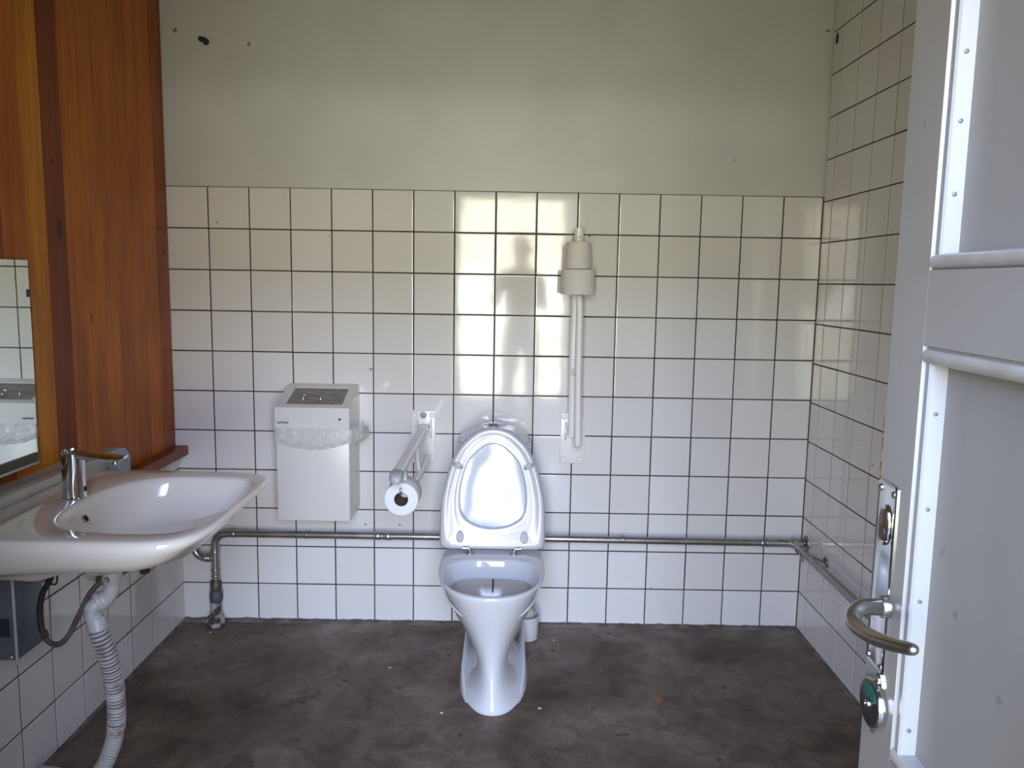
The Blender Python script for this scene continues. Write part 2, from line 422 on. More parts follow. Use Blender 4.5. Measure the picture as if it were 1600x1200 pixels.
# left wall
LV, LH, ZL = 1.0012*MOD, .9701*MOD, .662
b = B()
us = [0, .8091*MOD]+[(.8091+1.0135*k)*MOD for k in range(1, 20)]; us = [u for u in us if u < -YD-.02]+[-YD]
vs = [0, LH]+[LH+LV*k for k in range(1, 4)]+[ZL]
tile_wall(b, (0, 0, 0), (0, -1, 0), (0, 0, 1), (1, 0, 0), us, vs)
b.mi = 1; b.box(-.12, -.004, YD-.1, .006, -.05, ZL+.02); b.mi = 2; b.box(-.14, -.036, YD-.1, .006, ZL+.02, ZC+.05)
wl = struct(done_tiles(b, 'wall_left', [M['tile'], M['grout'], M['plain']]), 'left wall with white tiles below the pine boards', 'wall')

# pine boards
BW = .0985
def boards():
    bm = bmesh.new(); lt = bm.faces.layers.float.new('tone'); lc = bm.faces.layers.float_color.new('board')
    cols = {0: (.20, .050, .012), 1: (.31, .095, .015), 2: (.30, .088, .014), 3: (.30, .09, .014), 4: (.32, .10, .015), 5: (.34, .108, .015),
            6: (.34, .105, .014), 7: (.17, .036, .010), 8: (.42, .165, .020), 9: (.38, .11, .012), 10: (.25, .06, .011)}
    x = -.012
    k = 0; y = 0.
    while y > YD:
        y1 = max(y-BW, YD)
        col = cols.get(k, None)
        if col is not None: col = (col[0]*1.5, col[1]*1.42, col[2]*.8)
        if col is None:
            s = random.uniform(.75, 1.1); col = (.46*s, .14*s, .015*s)
        g = .0022
        prof = [(y, x-.006), (y-g*.6, x-.0035), (y-g*1.6, x), (y1+g*1.6, x), (y1+g*.6, x-.0035), (y1, x-.006)]
        v0 = [bm.verts.new((px, py, ZL+.02)) for py, px in prof]; v1 = [bm.verts.new((px, py, ZC)) for py, px in prof]
        t = random.random()
        for i in range(5):
            f = bm.faces.new((v0[i], v0[i+1], v1[i+1], v1[i])); f[lt] = t; f[lc] = (*col, 1)
            if f.normal.dot(V((1, 0, 0))) < 0: pass
        y = y1; k += 1
    q = [bm.verts.new(p) for p in ((x-.0058, 0, ZL+.02), (x-.0058, YD, ZL+.02), (x-.0058, YD, ZC), (x-.0058, 0, ZC))]
    q2 = [bm.verts.new((v.co.x-.018, v.co.y, v.co.z)) for v in q]
    for idx in ((0, 1, 2, 3),):
        f = bm.faces.new([q[i] for i in idx]); f[lc] = (.04, .012, .005, 1)
        f = bm.faces.new([q2[i] for i in reversed(idx)]); f[lc] = (.04, .012, .005, 1)
    me = bpy.data.meshes.new('wood_panelling'); bm.to_mesh(me); bm.free()
    return me
wp = link('wood_panelling', boards(), 'wood', wl, 30)
wp['label'] = 'varnished orange pine boards standing upright'
# ledge under the boards
def attr_fill(me, col, tone=.5):
    a = me.attributes.new('board', 'FLOAT_COLOR', 'FACE'); a.data.foreach_set('color', list(col)*len(me.polygons))
    t = me.attributes.new('tone', 'FLOAT', 'FACE'); t.data.foreach_set('value', [tone]*len(me.polygons))
b = B(); b.box(-.03, .037, -3.05, -.001, .664, .700, .004, 3)
o = b.done('trim_1', 'wood'); attr_fill(o.data, (.235, .06, .013, 1), .3)
struct(o, 'narrow reddish wooden ledge between the tiles and the pine boards', 'trim')

# floor with worn mortar cove, ceiling, front wall
b = B(); b.box(-.12, W+.12, YD-.12, .14, -.08, 0)
struct(b.done('floor', 'floor', smooth=False), 'dark brown stained concrete floor', 'floor')
def cove(name, p0, p1, inward, wd, ht, label):
    p0, p1, inward = V(p0), V(p1), V(inward); n = int((p1-p0).length/.012); rings = []
    for i in range(n+1):
        p = p0.lerp(p1, i/n)
        q = wd*(1+.35*noise.noise(p*9)+.25*noise.noise(p*31)); h = ht*(1+.5*noise.noise(p*14+V((3, 1, 2)))+.5*noise.noise(p*47))
        rings.append([p+V((0, 0, -.002)), p+V((0, 0, h)), p+inward*q*.5+V((0, 0, h*.55)), p+inward*q+V((0, 0, h*.1)), p+inward*q*1.05+V((0, 0, -.002))])
    bb = B(); bb.loft(rings, True, True); struct(bb.done(name, 'mortar', angle=60), label, 'baseboard')
cove('baseboard_back', (0, .001, 0), (W, .001, 0), (0, -1, 0), .03, .0065, 'rough mortar strip where the back wall meets the floor')
cove('baseboard_right', (W+.001, 0, 0), (W+.001, -2.9, 0), (-1, 0, 0), .014, .004, 'rough mortar strip along the foot of the right wall')
cove('baseboard_left', (-.001, 0, 0), (-.001, -2.9, 0), (1, 0, 0), .012, .004, 'rough mortar strip along the foot of the left wall')
b = B(); b.box(-.12, W+.12, YD-.12, .14, ZC, ZC+.1)
struct(b.done('ceiling', 'plain', smooth=False), 'plain white ceiling over the whole room', 'ceiling')
OX0, OX1, OZ = .865, 1.735, 1.985
b = B()
b.box(-.12, OX0, YD-.12, YD, 0, ZC); b.box(OX1, W+.12, YD-.12, YD, 0, ZC); b.box(OX0, OX1, YD-.12, YD, OZ, ZC)
struct(b.done('wall_front', 'plain', smooth=False), 'white front wall around the doorway behind the viewer', 'wall')
b = B()
b.box(OX0-.05, OX0+.02, YD-.13, YD+.012, .0, OZ+.05, .004); b.box(OX1-.02, OX1+.05, YD-.13, YD+.012, .0, OZ+.05, .004); b.box(OX0-.05, OX1+.05, YD-.13, YD+.012, OZ-.02, OZ+.05, .004)
struct(b.done('trim_2', 'door'), 'painted wooden frame of the doorway', 'trim')
b = B(); b.box(-1.5, 4, -6.6, YD-.12, -.10, -.015)
struct(b.done('porch_floor', 'porch', smooth=False), 'concrete slab outside the doorway', 'floor')

# ------------------------------------------------------------------ door (open against the right)
DO = V((1.7005, -2.133, 0)); DU = V((-.046, -.9989, 0)); DN = V((-.9989, .046, 0)); DLEN = .945
def D(u, n, z): return DO+DU*u+DN*n+V((0, 0, z))
DM = Matrix(((DU.x, DN.x, 0, DO.x), (DU.y, DN.y, 0, DO.y), (0, 0, 1, 0), (0, 0, 0, 1)))
b = B()
Z0, Z1 = .008, 1.975
u0, u1 = .080, DLEN-.085
bt, lo, hi = (.20, .755), (.830, 1.289), (1.366, 1.89)
bb = lambda a, c, z0, z1: b.box(a, c, -.040, 0, z0, z1, .0012, 1, DM)
bb(0, u0, Z0, Z1); bb(u1, DLEN, Z0, Z1)
for z0, z1 in ((Z0, bt[0]), (bt[1], lo[0]), (lo[1], hi[0]), (hi[1], Z1)):
    b.box(u0-.001, u1+.001, -.0395, -.0001, z0, z1, 0, 1, DM)
door = struct(b.done('door_1', 'door', origin=D(DLEN, 0, 0)), 'open grey-white panelled wooden door on the right with a steel lever handle', 'door')
for (z0, z1) in (bt, lo, hi):
    b = B(); b.box(u0, u1, -.030, -.0185, z0, z1, 0, 1, DM)
    b.done('door_panel', 'doorpanel', door)
    b = B(); prof = [(-.0005, -.0002), (.0008, -.0035), (.0135, -.0012), (.0155, -.0035), (.0175, -.0187), (.021, -.0187)]
    rings = [[D(u0+i, n, z0+i), D(u1-i, n, z0+i), D(u1-i, n, z1-i), D(u0+i, n, z1-i)] for i, n in prof]
    b.loft(rings); b.done('panel_moulding', 'doormould', door, angle=20)
    # rounded bar along the rail
    for zb in ((z0+.0080,) if z0 > 1 else (z0+.0080, z1-.0105)):
        b = B(); b.tube([D(u0+.0012, -.0060, zb), D(u0+.003, -.0045, zb), D(u1-.002, -.0045, zb)], [.0050, .0078, .0078], 14, sx=.85, up=(0, 0, 1))
        b.box(u0+.012, u1-.012, -.0195, -.008, zb-.006, zb+.006, .002, 2, DM)
        b.done('rail_bead', 'doorbead', door)
    for k in range(0 if z0 < .5 else 4 if z0 < 1 else 5):  # nail heads
        zz = (1.22, 1.12, 1.02, .875)[k] if z0 < 1 else (1.44, 1.51, 1.575, 1.66, 1.74)[k]
        b = B(); b.lathe([(.0022, 0), (.0022, .0012), (.0012, .0016)], D(u0+.0165, -.010, zz), DU, 10)
        b.done('nail', 'nail', door)
b = B()
for k in range(14):
    z = 1.115+.006*k+random.uniform(-.002, .002); h = random.uniform(.004, .009); w = random.uniform(.001, .0035)*(1 if k < 9 else .6)
    b.box(-.0006, w, -.006, .0005, z, z+h, 0, 1, DM)
b.done('bare_wood_patch', 'barewood', door, smooth=False)['label'] = 'chipped bare brown wood on the door edge'
# handle plate
def rrect(u0, u1, z0, z1, r, n, k=5):
    out = []
    for cx, cz, a0 in ((u1-r, z1-r, 0), (u0+r, z1-r, 90), (u0+r, z0+r, 180), (u1-r, z0+r, 270)):
        for i in range(k+1):
            a = math.radians(a0+90*i/k); out.append(D(cx+r*math.cos(a), n, cz+r*math.sin(a)))
    return out
b = B(); p = (.003, .051, .911, 1.131)
def pr_(i, n): return rrect(p[0]+i, p[1]-i, p[2]+i, p[3]-i, .006-i*.5, n)
b.loft([pr_(0, 0), pr_(0, .0016), pr_(.0008, .0026), pr_(.002, .003), pr_(.0042, .0024), pr_(.006, .0022)], True, True)
plate = b.done('handle_plate', 'chrome', door, angle=30); plate['label'] = 'long polished steel plate'
for (u, z) in ((.0095, 1.121), (.0445, 1.121), (.0095, .9205), (.0445, .9205)):
    b = B(); b.lathe([(.0042, .002), (.0040, .0036), (.0030, .0040), (.0016, .0032), (0, .0030)], D(u, 0, z), DN, 14)
    b.done('screw', 'steel', plate)
b = B(); b.lathe([(.0165, .002), (.0160, .0042), (.0145, .0050), (.0135, .0046)], D(.028, 0, 1.082), DN, 32, sx=1.0, sy=.82, ref=(0, 0, 1)); 
for v in b.bm.verts: v.co.z = 1.082+(v.co.z-1.082)*1.45
b.done('cylinder_collar', 'chrome', plate)
b = B(); b.lathe([(.0130, .0025), (.0130, .0050), (.0120, .0056), (0, .0056)], D(.028, 0, 1.082), DN, 28, sy=.8, ref=(0, 0, 1))
for v in b.bm.verts: v.co.z = 1.082+(v.co.z-1.082)*1.4
b.lathe([(.0085, .0050), (.0085, .0066), (.0075, .0070), (0, .0070)], D(.028, 0, 1.074), DN, 24)
b.done('lock_cylinder', 'oldbronze', plate)
b = B(); b.box(.0268, .0292, .0068, .0073, 1.068, 1.080, 0, 1, DM); b.done('keyhole', 'black', plate)
b = B()
b.lathe([(.0125, .002), (.0125, .009), (.0115, .011), (.0105, .011)], D(.0500, 0, .9945), DN, 24)
pts = catmull([D(.0500, .004, .9945), D(.0535, .014, .9955), D(.0580, .026, .9970), D(.0622, .037, .9970), D(.0670, .0450, .9925), D(.0760, .0485, .9870), D(.0925, .0480, .9857), D(.118, .0445, .9882), D(.146, .037, .9940), D(.1660, .029, .9995)], 8)
n = len(pts); b.tube(pts, [.0092-.0026*(i/n)**2 for i in range(n)], 18, sx=1.0, dome=True, up=(0, 0, 1))
b.done('lever_handle', 'steel', door)['label'] = 'brushed steel lever curving back towards the hinge'
# vacancy indicator
IC = (.0400, .8745)
b = B(); b.lathe([(.0275, 0), (.0285, .002), (.0285, .008), (.0272, .010), (.0255, .010)], D(IC[0], 0, IC[1]), DN, 48)
ind = b.done('vacancy_indicator', 'chrome', door)
b = B(); b.lathe([(.0255, .004), (.0258, .0102), (.0250, .0106), (0, .0106)], D(IC[0], 0, IC[1]), DN, 48)
b.done('indicator_disc', 'disc', ind)
b = B()
pl = [(-.006, .004), (-.016, .0175), (-.010, .0215), (-.002, .0238), (.008, .0225), (.0155, .017), (.0195, .010), (.0105, .004), (.004, .0085), (-.002, .0085)]
b.poly([D(IC[0]+u, .0106, IC[1]+z) for u, z in pl], DN*.0006); b.done('green_sector', 'green', ind, smooth=False)['label'] = 'green vacant sector'
b = B(); b.lathe([(.0050, .0106), (.0045, .0135), (.003, .0145), (.0018, .0125), (0, .0120)], D(IC[0]+.001, 0, IC[1]), DN, 20)
b.done('spindle', 'steel', ind)
for sg in (1, -1):
    b = B(); c = (IC[0]+.004*sg-.001, IC[1]+.0285*sg)
    q = [(-.011, -.005*sg), (-.007, .005*sg), (-.0025, .0105*sg), (.003, .0095*sg), (.007, .002*sg), (.012, -.007*sg)]
    b.poly([D(c[0]+u, 0, c[1]+z) for u, z in q], DN*.0025); b.done('fixing_lug', 'chrome', ind, smooth=False)
    b = B(); b.lathe([(.0028, .0025), (.0026, .0040), (.001, .0036), (0, .0034)], D(c[0], 0, c[1]+.002*sg), DN, 12); b.done('screw', 'steel', ind)
for z in (.25, 1.05, 1.75):
    b = B(); b.cyl(D(DLEN+.004, -.036, z), D(DLEN+.004, -.036, z+.09), .007, 14); b.done('hinge', 'steel', door)

# ------------------------------------------------------------------ toilet
TX, TS = 1.2225, 1.0
t = thing('toilet', 'white floor-standing toilet with raised seat and lid against the back wall', 'toilet', (TX, -.35, 0))
def oval(cx, yf, yb, hw, z, n=72, pf=2.3, pb=3.2):
    """egg outline: front (towards the viewer) end yf, back end yb"""
    ym = yb+(yf-yb)*.45; out = []
    for j in range(n):
        a = 2*PI*j/n; c, s = math.cos(a), math.sin(a)
        p = pf if s < 0 else pb
        x = math.copysign(abs(c)**(2/p), c)*hw
        y = ym+math.copysign(abs(s)**(2/p), s)*(abs(yf-ym) if s < 0 else abs(yb-ym))
        out.append(V((cx+x, y, z)))
    return out
b = B()
secs = [ # z, half width, front y, back y
    (.000, .113, -.688, -.15, 2.2), (.006, .116, -.690, -.15, 2.2), (.020, .108, -.686, -.16, 2.0), (.045, .087, -.676, -.18, 1.9), (.075, .0740, -.664, -.20, 1.9),
    (.100, .0670, -.656, -.22, 2.0), (.125, .0660, -.652, -.22, 2.1), (.150, .0715, -.653, -.22, 2.1), (.180, .0830, -.658, -.22, 2.1), (.220, .1010, -.669, -.21, 2.1), (.260, .1210, -.684, -.21, 2.15),
    (.300, .1410, -.700, -.205, 2.2), (.335, .1570, -.713, -.20, 2.25), (.362, .1680, -.723, -.20, 2.3), (.382, .1750, -.730, -.20, 2.3), (.393, .1775, -.733, -.20, 2.3), (.3985, .1765, -.732, -.205, 2.3), (.4005, .1735, -.729, -.21, 2.3)]
shx = lambda z: .011*max(0., 1-z/.38)
rings = [oval(TX+shx(z), yf, yb, hw, z, 72, p, 3.2) for z, hw, yf, yb, p in secs]
# rim top to the inner hole, down the inside
inn = [(.4005, .1590, -.713, -.386, 2.2), (.3985, .1560, -.710, -.390, 2.2), (.392, .1535, -.707, -.393, 2.2), (.368, .1480, -.702, -.397, 2.2), (.345, .1400, -.696, -.400, 2.2), (.3385, .1370, -.693, -.401, 2.2),
       (.336, .1375, -.693, -.400, 2.2), (.3360, .1385, -.694, -.398, 2.2), (.332, .1365, -.690, -.398, 2.2), (.300, .116, -.666, -.404, 2.1), (.26, .088, -.625, -.425, 2.0), (.22, .075, -.60, -.445, 2.0), (.19, .04, -.55, -.48, 2.0)]
rings += [oval(TX, yf, yb, hw, z, 72, p, 3.0) for z, hw, yf, yb, p in inn]
b.loft(rings, True, True, mis=[1 if i >= len(secs)+7 else 0 for i in range(len(rings))])
# shallow moulded grips on both flanks
for s in (-1, 1):
    def skinpt(z, deg):
        for (z0, h0, f0, k0, p0), (z1, h1, f1, k1, p1) in zip(secs, secs[1:]):
            if z0 <= z <= z1:
                w_ = (z-z0)/(z1-z0); yf, yb, hw, p = f0+(f1-f0)*w_, k0+(k1-k0)*w_, h0+(h1-h0)*w_, p0+(p1-p0)*w_
                ym = yb+(yf-yb)*.45; a = math.radians(deg); c, s_ = math.cos(a), math.sin(a)
                return V((TX+shx(z)+s*(c**(2/p))*hw*.992, ym-(s_**(2/p))*abs(yf-ym)*.992, z))
    pts = catmull([skinpt(.352, 12), skinpt(.340, 26), skinpt(.327, 40), skinpt(.318, 50), skinpt(.311, 56)], 6)
    b.tube(pts, [.0020+.0035*math.sin(PI*i/(len(pts)-1)) for i in range(len(pts))], 10, dome=True)
bowl = b.done('bowl', ['ceramic', 'bowlin'], t, angle=50)
# flared foot with scooped wings
b = B()
def wing(s):
    outer, inner = [], []
    N = 26
    for i in range(N+1):
        f = i/N; y = -.19-.42*f; q_ = max(0., (-.392-y)/.298)
        hw = .1170*(1-q_**2.2)**(1/2.2)
        top = .100*(1-f)**.85+.003
        lean = .010*top/.1
        outer.append((hw, y, top, lean))
    r = []
    for hw, y, top, lean in outer:
        x = lambda q: TX+.010+s*q
        r.append([V((x(hw), y, 0)), V((x(hw-.002-lean*.3), y, top*.4)), V((x(hw-.004-lean), y, top*.97)), V((x(hw-.007-lean), y, top)), V((x(hw-.010-lean), y, top*.96)),
                  V((x(hw-.020-lean), y, top*.5)), V((x(max(.03, hw-.040)), y, min(top*.3, .022))), V((x(.03), y, min(top*.3, .022))), V((x(.03), y, 0))])
    b.loft(r, True, True)
wing(-1); wing(1)
foot = b.done('foot_flange', 'ceramic', t, angle=60)
for s in (-1, 1):
    b = B(); b.lathe([(.0055, 0), (.0055, .003), (.004, .0045), (0, .005)], (TX+.010+s*.078, -.44, .045), (s*.35, -.5, .8), 14); b.done('fixing_hole', 'rubber', t)
b = B(); b.loft([oval(TX, -.590, -.449, .069, .214, 48, 2.1, 2.4)], True); 
b.done('bowl_water', 'water', t, smooth=False)['label'] = 'murky beige water in the bowl'
b = B(); b.tube([(TX+.004, -.407, .338), (TX+.0045, -.412, .322), (TX+.003, -.424, .296)], [.003, .0028, .002], 8); b.done('rust_streak', 'rustbrown', t)
# rear deck and cistern
def rr(cx, hw, y0, y1, z, r=.03, k=6):
    out = []
    for sx, yy, a0 in ((1, y1-r, 0), (-1, y1-r, 90), (-1, y0+r, 180), (1, y0+r, 270)):
        for i in range(k+1):
            a = math.radians(a0+90*i/k); out.append(V((cx+sx*(hw-r)+r*math.cos(a), yy+r*math.sin(a), z)))
    return out
b = B()
b.loft([rr(TX+.005, .072, -.32, -.074, .0), rr(TX, .070, -.33, -.074, .2), rr(TX, .095, -.325, -.074, .33), rr(TX, .125, -.31, -.074, .37), rr(TX, .152, -.23, -.074, .412), rr(TX, .158, -.215, -.016, .440), rr(TX-.002, .150, -.195, -.016, .55),
        rr(TX-.003, .139, -.180, -.016, .70), rr(TX-.003, .1345, -.177, -.016, .757), rr(TX-.003, .1325, -.175, -.017, .7585)], True, True)
cis = b.done('cistern', 'ceramic', t, angle=50)
def lid_ring(sc, z, drop=0):
    out = []
    for j in range(64):
        a = 2*PI*j/64; c, s = math.cos(a), math.sin(a)
        x = math.copysign(abs(c)**(2/4.), c)*.133*sc; y = -.097+math.copysign(abs(s)**(2/4.), s)*.087*sc
        arch = -.046*(abs(x)/.133)**2.0
        out.append(V((TX-.006+x, y, z+arch*(1 if drop == 0 else drop))))
    return out
b = B(); b.loft([lid_ring(.985, .760, .001), lid_ring(1.0, .764, .001), lid_ring(1.0, .806, .93), lid_ring(.975, .8115, .97), lid_ring(.8, .8145), lid_ring(.4, .8165)], True, True)
clid = b.done('cistern_lid', 'ceramic', cis, angle=50)
b = B(); b.lathe([(.027, 0), (.027, .006), (.024, .009), (.022, .0085)], (TX-.008, -.095, .812), (0, 0, 1), 28)
b.lathe([(.021, .002), (.021, .011), (.018, .013), (0, .013)], (TX-.008, -.095, .812), (0, 0, 1), 28)
b.done('flush_button', 'chrome', cis)
# seat and lid in a plane that leans back on the cistern
P0 = V((TX-.003, -.312, .405)); VV = (V((TX-.003, -.23, .83))-P0).normalized(); XX = V((1, 0, 0)); NN = XX.cross(VV)
S = lambda u, v, n: P0+XX*u+VV*v+NN*n
half_o = [(0, .431), (.036, .426), (.068, .411), (.111, .372), (.139, .325), (.156, .282), (.170, .226), (.1805, .163), (.183, .09), (.1815, .035), (.176, .012), (.150, .008), (.08, .007), (0, .007)]
half_i = [(0, .375), (.028, .368), (.054, .349), (.088, .311), (.107, .257), (.1155, .205), (.1145, .155), (.103, .122), (.080, .102), (.046, .086), (0, .080)]
def radial(half, N=96, c=(0, .215)):
    full = half+[(-x, y) for x, y in reversed(half[1:-1])]
    cs = catmull([(x, y, 0) for x, y in full], 10, True)
    an = sorted(((math.atan2(p.y-c[1], p.x-c[0])) % (2*PI), math.hypot(p.x-c[0], p.y-c[1])) for p in cs)
    out = []
    for j in range(N):
        a = 2*PI*j/N
        for k in range(len(an)):
            a0, r0 = an[k-1]; a1, r1 = an[k]
            if k == 0: a0 -= 2*PI
            if a0 <= a <= a1:
                f = (a-a0)/max(1e-9, a1-a0); r = r0+(r1-r0)*f; break
        else:
            a0, r0 = an[-1]; a1, r1 = an[0][0]+2*PI, an[0][1]; f = (a-a0)/(a1-a0); r = r0+(r1-r0)*f
        out.append((c[0]+r*math.cos(a), c[1]+r*math.sin(a)))
    return out
RO, RI = radial(half_o), radial(half_i)
def sring(s, n, grow=1.):
    return [S((o_[0]*(1-s)+i_[0]*s)*grow, (o_[1]*(1-s)+i_[1]*s-.215)*grow+.215, n) for o_, i_ in zip(RO, RI)]
b = B()
prof = [(0, -.004), (-.004, .004), (0, .010), (.06, .0145), (.16, .0165), (.30, .0150), (.5, .0125), (.75, .0120), (.92, .0135), (.98, .012), (1.0, .006), (1.0, -.006), (.9, -.010), (.1, -.010), (0, -.004)]
b.loft([sring(s, n) for s, n in prof])
seat = b.done('seat', 'seat', t, angle=60)
for s in (-1, 1):
    b = B(); c = S(s*.1255, .298, .014)
    b.lathe([(.0105, -.004), (.0105, .004), (.009, .006), (0, .0065)], c, NN, 24, sx=1.95, sy=1.0, ref=(XX*s*.88+VV*.42*1.0)[:])
    b.done('buffer', 'greyplast', seat)
    b = B(); q = [S(s*.113+math.cos(a)*.0135, .046+math.sin(a)*(.024 if math.sin(a) > 0 else .018), .009) for a in [2*PI*k/24 for k in range(24)]]
    b.loft([q, [p+NN*.007 for p in q], [p.lerp(S(s*.113, .046, .009), .12)+NN*.0095 for p in q]], False, True)
    b.done('hinge_cover', 'greyplast', seat)
    b = B()
    b.box(0, .020, 0, .014, 0, .013, .002, 2, Matrix.Translation(S(s*.108-.010, .004, .008)))
    b.cyl(S(s*.103, .010, .014), S(s*.083, .010, .014), .0062, 14)
    b.tube(catmull([S(s*.083, .010, .014), S(s*.079, .006, .014), S(s*.077, -.002, .013), V((TX-.003+s*.077, -.330, .404))], 5), .0042, 10)
    b.lathe([(.0145, 0), (.013, .003), (.006, .006), (0, .007)], (TX-.003+s*.077, -.331, .400), (0, 0, 1), 22)
    b.done('seat_hinge', 'steel', seat)
b = B()
b.loft([sring(0, -.013, .992), sring(-.02, -.012, 1.0), sring(-.05, -.018, 1.005), sring(-.06, -.026, 1.006), sring(0, -.036, .99), sring(.5, -.041, .99), sring(1, -.043, .9)], False, True)
b.loft([sring(0, -.013, .992), sring(.5, -.0135, 1), sring(.95, -.015, 1), sring(1.0, -.017, .93), sring(1.0, -.0178, .5), sring(1.0, -.018, .05)], False, True)
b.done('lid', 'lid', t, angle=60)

# ------------------------------------------------------------------ toilet brush behind the toilet
tb = thing('toilet_brush', 'white plastic toilet brush pot on the floor behind the right of the toilet', 'toilet brush', (1.353, -.125, 0))
b = B(); b.lathe([(.041, 0), (.043, .003), (.046, .085), (.047, .090), (.045, .091), (.044, .086), (.042, .02)], (1.353, -.125, 0), seg=32, cap1=True); b.done('holder', 'ceramic', tb)
b = B(); b.sphere((1.352, -.125, .100), .034, (1, 1, .75)); 
for v in b.bm.verts: v.co += V((noise.noise(v.co*90), noise.noise(v.co*90+V((5, 5, 5))), noise.noise(v.co*90+V((9, 9, 9)))))*.008
b.done('bristles', 'brush', tb)
b = B(); b.tube([(1.350, -.120, .10), (1.338, -.105, .2), (1.322, -.085, .36)], .006, 10, dome=True); b.done('brush_handle', 'ceramic', tb)

# ------------------------------------------------------------------ waste bin
bn = thing('waste_bin', 'white enamelled waste bin with slanted grey flap hung on the tiled back wall', 'bin', (.566, -.10, .468))
BX0, BX1, BY = .4345, .6975, -.200
b = B(); b.box(BX0, BX1, BY, -.003, .4685, .812, .003, 2); b.done('bin_body', 'binwhite', bn, angle=25)
b = B()
x0, x1 = BX0-.0035, BX1+.001; yf = BY-.003
# head: side profile with slanted top, as a frame around the flap
fy, fz, by, bz = yf, .8865, -.004, .9495
def tp(x, f, n=0.): return V((x, fy+(by-fy)*f, fz+(bz-fz)*f))+V((0, -.303, .953))*n
b.loft([[V((x, yf, .8085)), V((x, yf, fz)), V((x, by, bz)), V((x, by, .8085))] for x in (x0, x0+.002)], True, False)
b.bm.free(); b = B()
O_ = [tp(x0, 0), tp(x1, 0), tp(x1, 1), tp(x0, 1)]
I_ = [tp(x0+.033, .14), tp(x1-.030, .14), tp(x1-.032, .83), tp(x0+.035, .83)]
lowr = [V((x0, yf, .8085)), V((x1, yf, .8085)), V((x1, by, .8085)), V((x0, by, .8085))]
e = .003
O_b = [V((p.x, p.y, p.z-e)) for p in O_]
O_i = [O_[0].lerp(I_[0], .07), O_[1].lerp(I_[1], .07), O_[2].lerp(I_[2], .07), O_[3].lerp(I_[3], .07)]
Id = [p+V((0, 0, -.012)) for p in I_]
b.loft([lowr, O_b, [p.lerp(q, .4) for p, q in zip(O_, O_i)], O_i, I_, Id], True, False)
b.done('bin_head', 'binwhite', bn, angle=20)
b = B(); q = [tp(x0+.034, .15, -.003), tp(x1-.031, .15, -.003), tp(x1-.033, .82, -.003), tp(x0+.036, .82, -.003)]
b.poly(q, V((0, .303, -.953))*.003); flap = b.done('bin_flap', 'lidgrey', bn, smooth=False)
flap['label'] = 'dull grey metal flap'
b = B(); hx0, hx1 = .520, .583
b.tube(catmull([tp(hx0, .28, -.002), tp(hx0, .30, .010), tp(hx0+.006, .34, .016), tp(hx1-.006, .34, .016), tp(hx1, .30, .010), tp(hx1, .28, -.002)], 5), .0022, 10)
b.done('flap_handle', 'chrome', flap)
T = Matrix.Translation((.4605, yf-.0004, .8320)) @ Matrix.Rotation(PI/2, 4, 'X')
text_mesh('maker_name', 'SaniFlicka', .0105, 'black', bn, T)
b = B(); b.box(.661, .6685, yf-.001, yf+.001, .8425, .8600, .0008); b.done('key_tab', 'white', bn)
b = B(); b.lathe([(.0042, 0), (.0042, .0018), (0, .002)], (.6648, yf-.0005, .8465), (0, -1, 0), 14); b.done('lock', 'black', bn)
b = B(); b.box(.6600, .6625, yf-.0006, yf+.0002, .8215, .8228); b.done('print_mark', 'black', bn, smooth=False)
# bag: a gathered skirt under the head
b = B(); path = []
def push(x, y, n): path.append((V((x, y, 0)), V(n)))
for i in range(10): push(BX0-.004, -.02-.018*i, (-1, 0, 0))
for i in range(40): push(BX0-.004+(BX1-BX0+.008)*i/39, BY-.004, (0, -1, 0))
for i in range(16): push(BX1+.004, BY+.004+.0118*i, (1, 0, 0))
rings = []
N = len(path)
for k in range(11):
    f = k/10; ring = []
    for i, (p, n) in enumerate(path):
        front = n.y < -.5; g = (i-10)/39
        if front: zb = .7640-.028*math.sin(PI*max(0, min(1, g)))**.9+.004*noise.noise(V((g*7, 1, 0)))
        elif n.x > 0: zb = .748+.01*noise.noise(V((i*.5, 0, 3)))
        else: zb = .776
        z = .812+(zb-.812)*f
        bulge = .0035+.004*math.sin(PI*f)*(1+noise.noise(V((i*.33, f*3, 2))))
        if n.x > 0:
            h = (i-50)/15; bulge = .003+(.050*math.sin(PI*min(1, max(0, h*.85+.1)))*math.sin(PI*min(1, f*.9+.08))**.8)*(1+.35*noise.noise(V((i*.6, f*4, 5))))
        if n.x < 0: bulge = .003+.010*math.sin(PI*f)
        bulge += .0016*noise.noise(V((i*.9+f*6, f*9, 7)))
        ring.append(p+n*max(.0015, bulge)+V((0, 0, z)))
    rings.append(ring)
b.loft(rings, closed=False)
# rolled hem
hem = [p for p in rings[-1][10:50]]
b.tube([V((p.x, p.y-.001, p.z+.010+.002*math.sin(i))) for i, p in enumerate(hem)], .0022, 8)
b.tube([V((p.x, p.y-.001, p.z)) for i, p in enumerate(hem)], .0016, 8)
bg = b.done('waste_bag', 'bag', None, angle=80)
tag(bg, 'clear crumpled plastic bag hanging out under the lid of the white bin', 'bag')

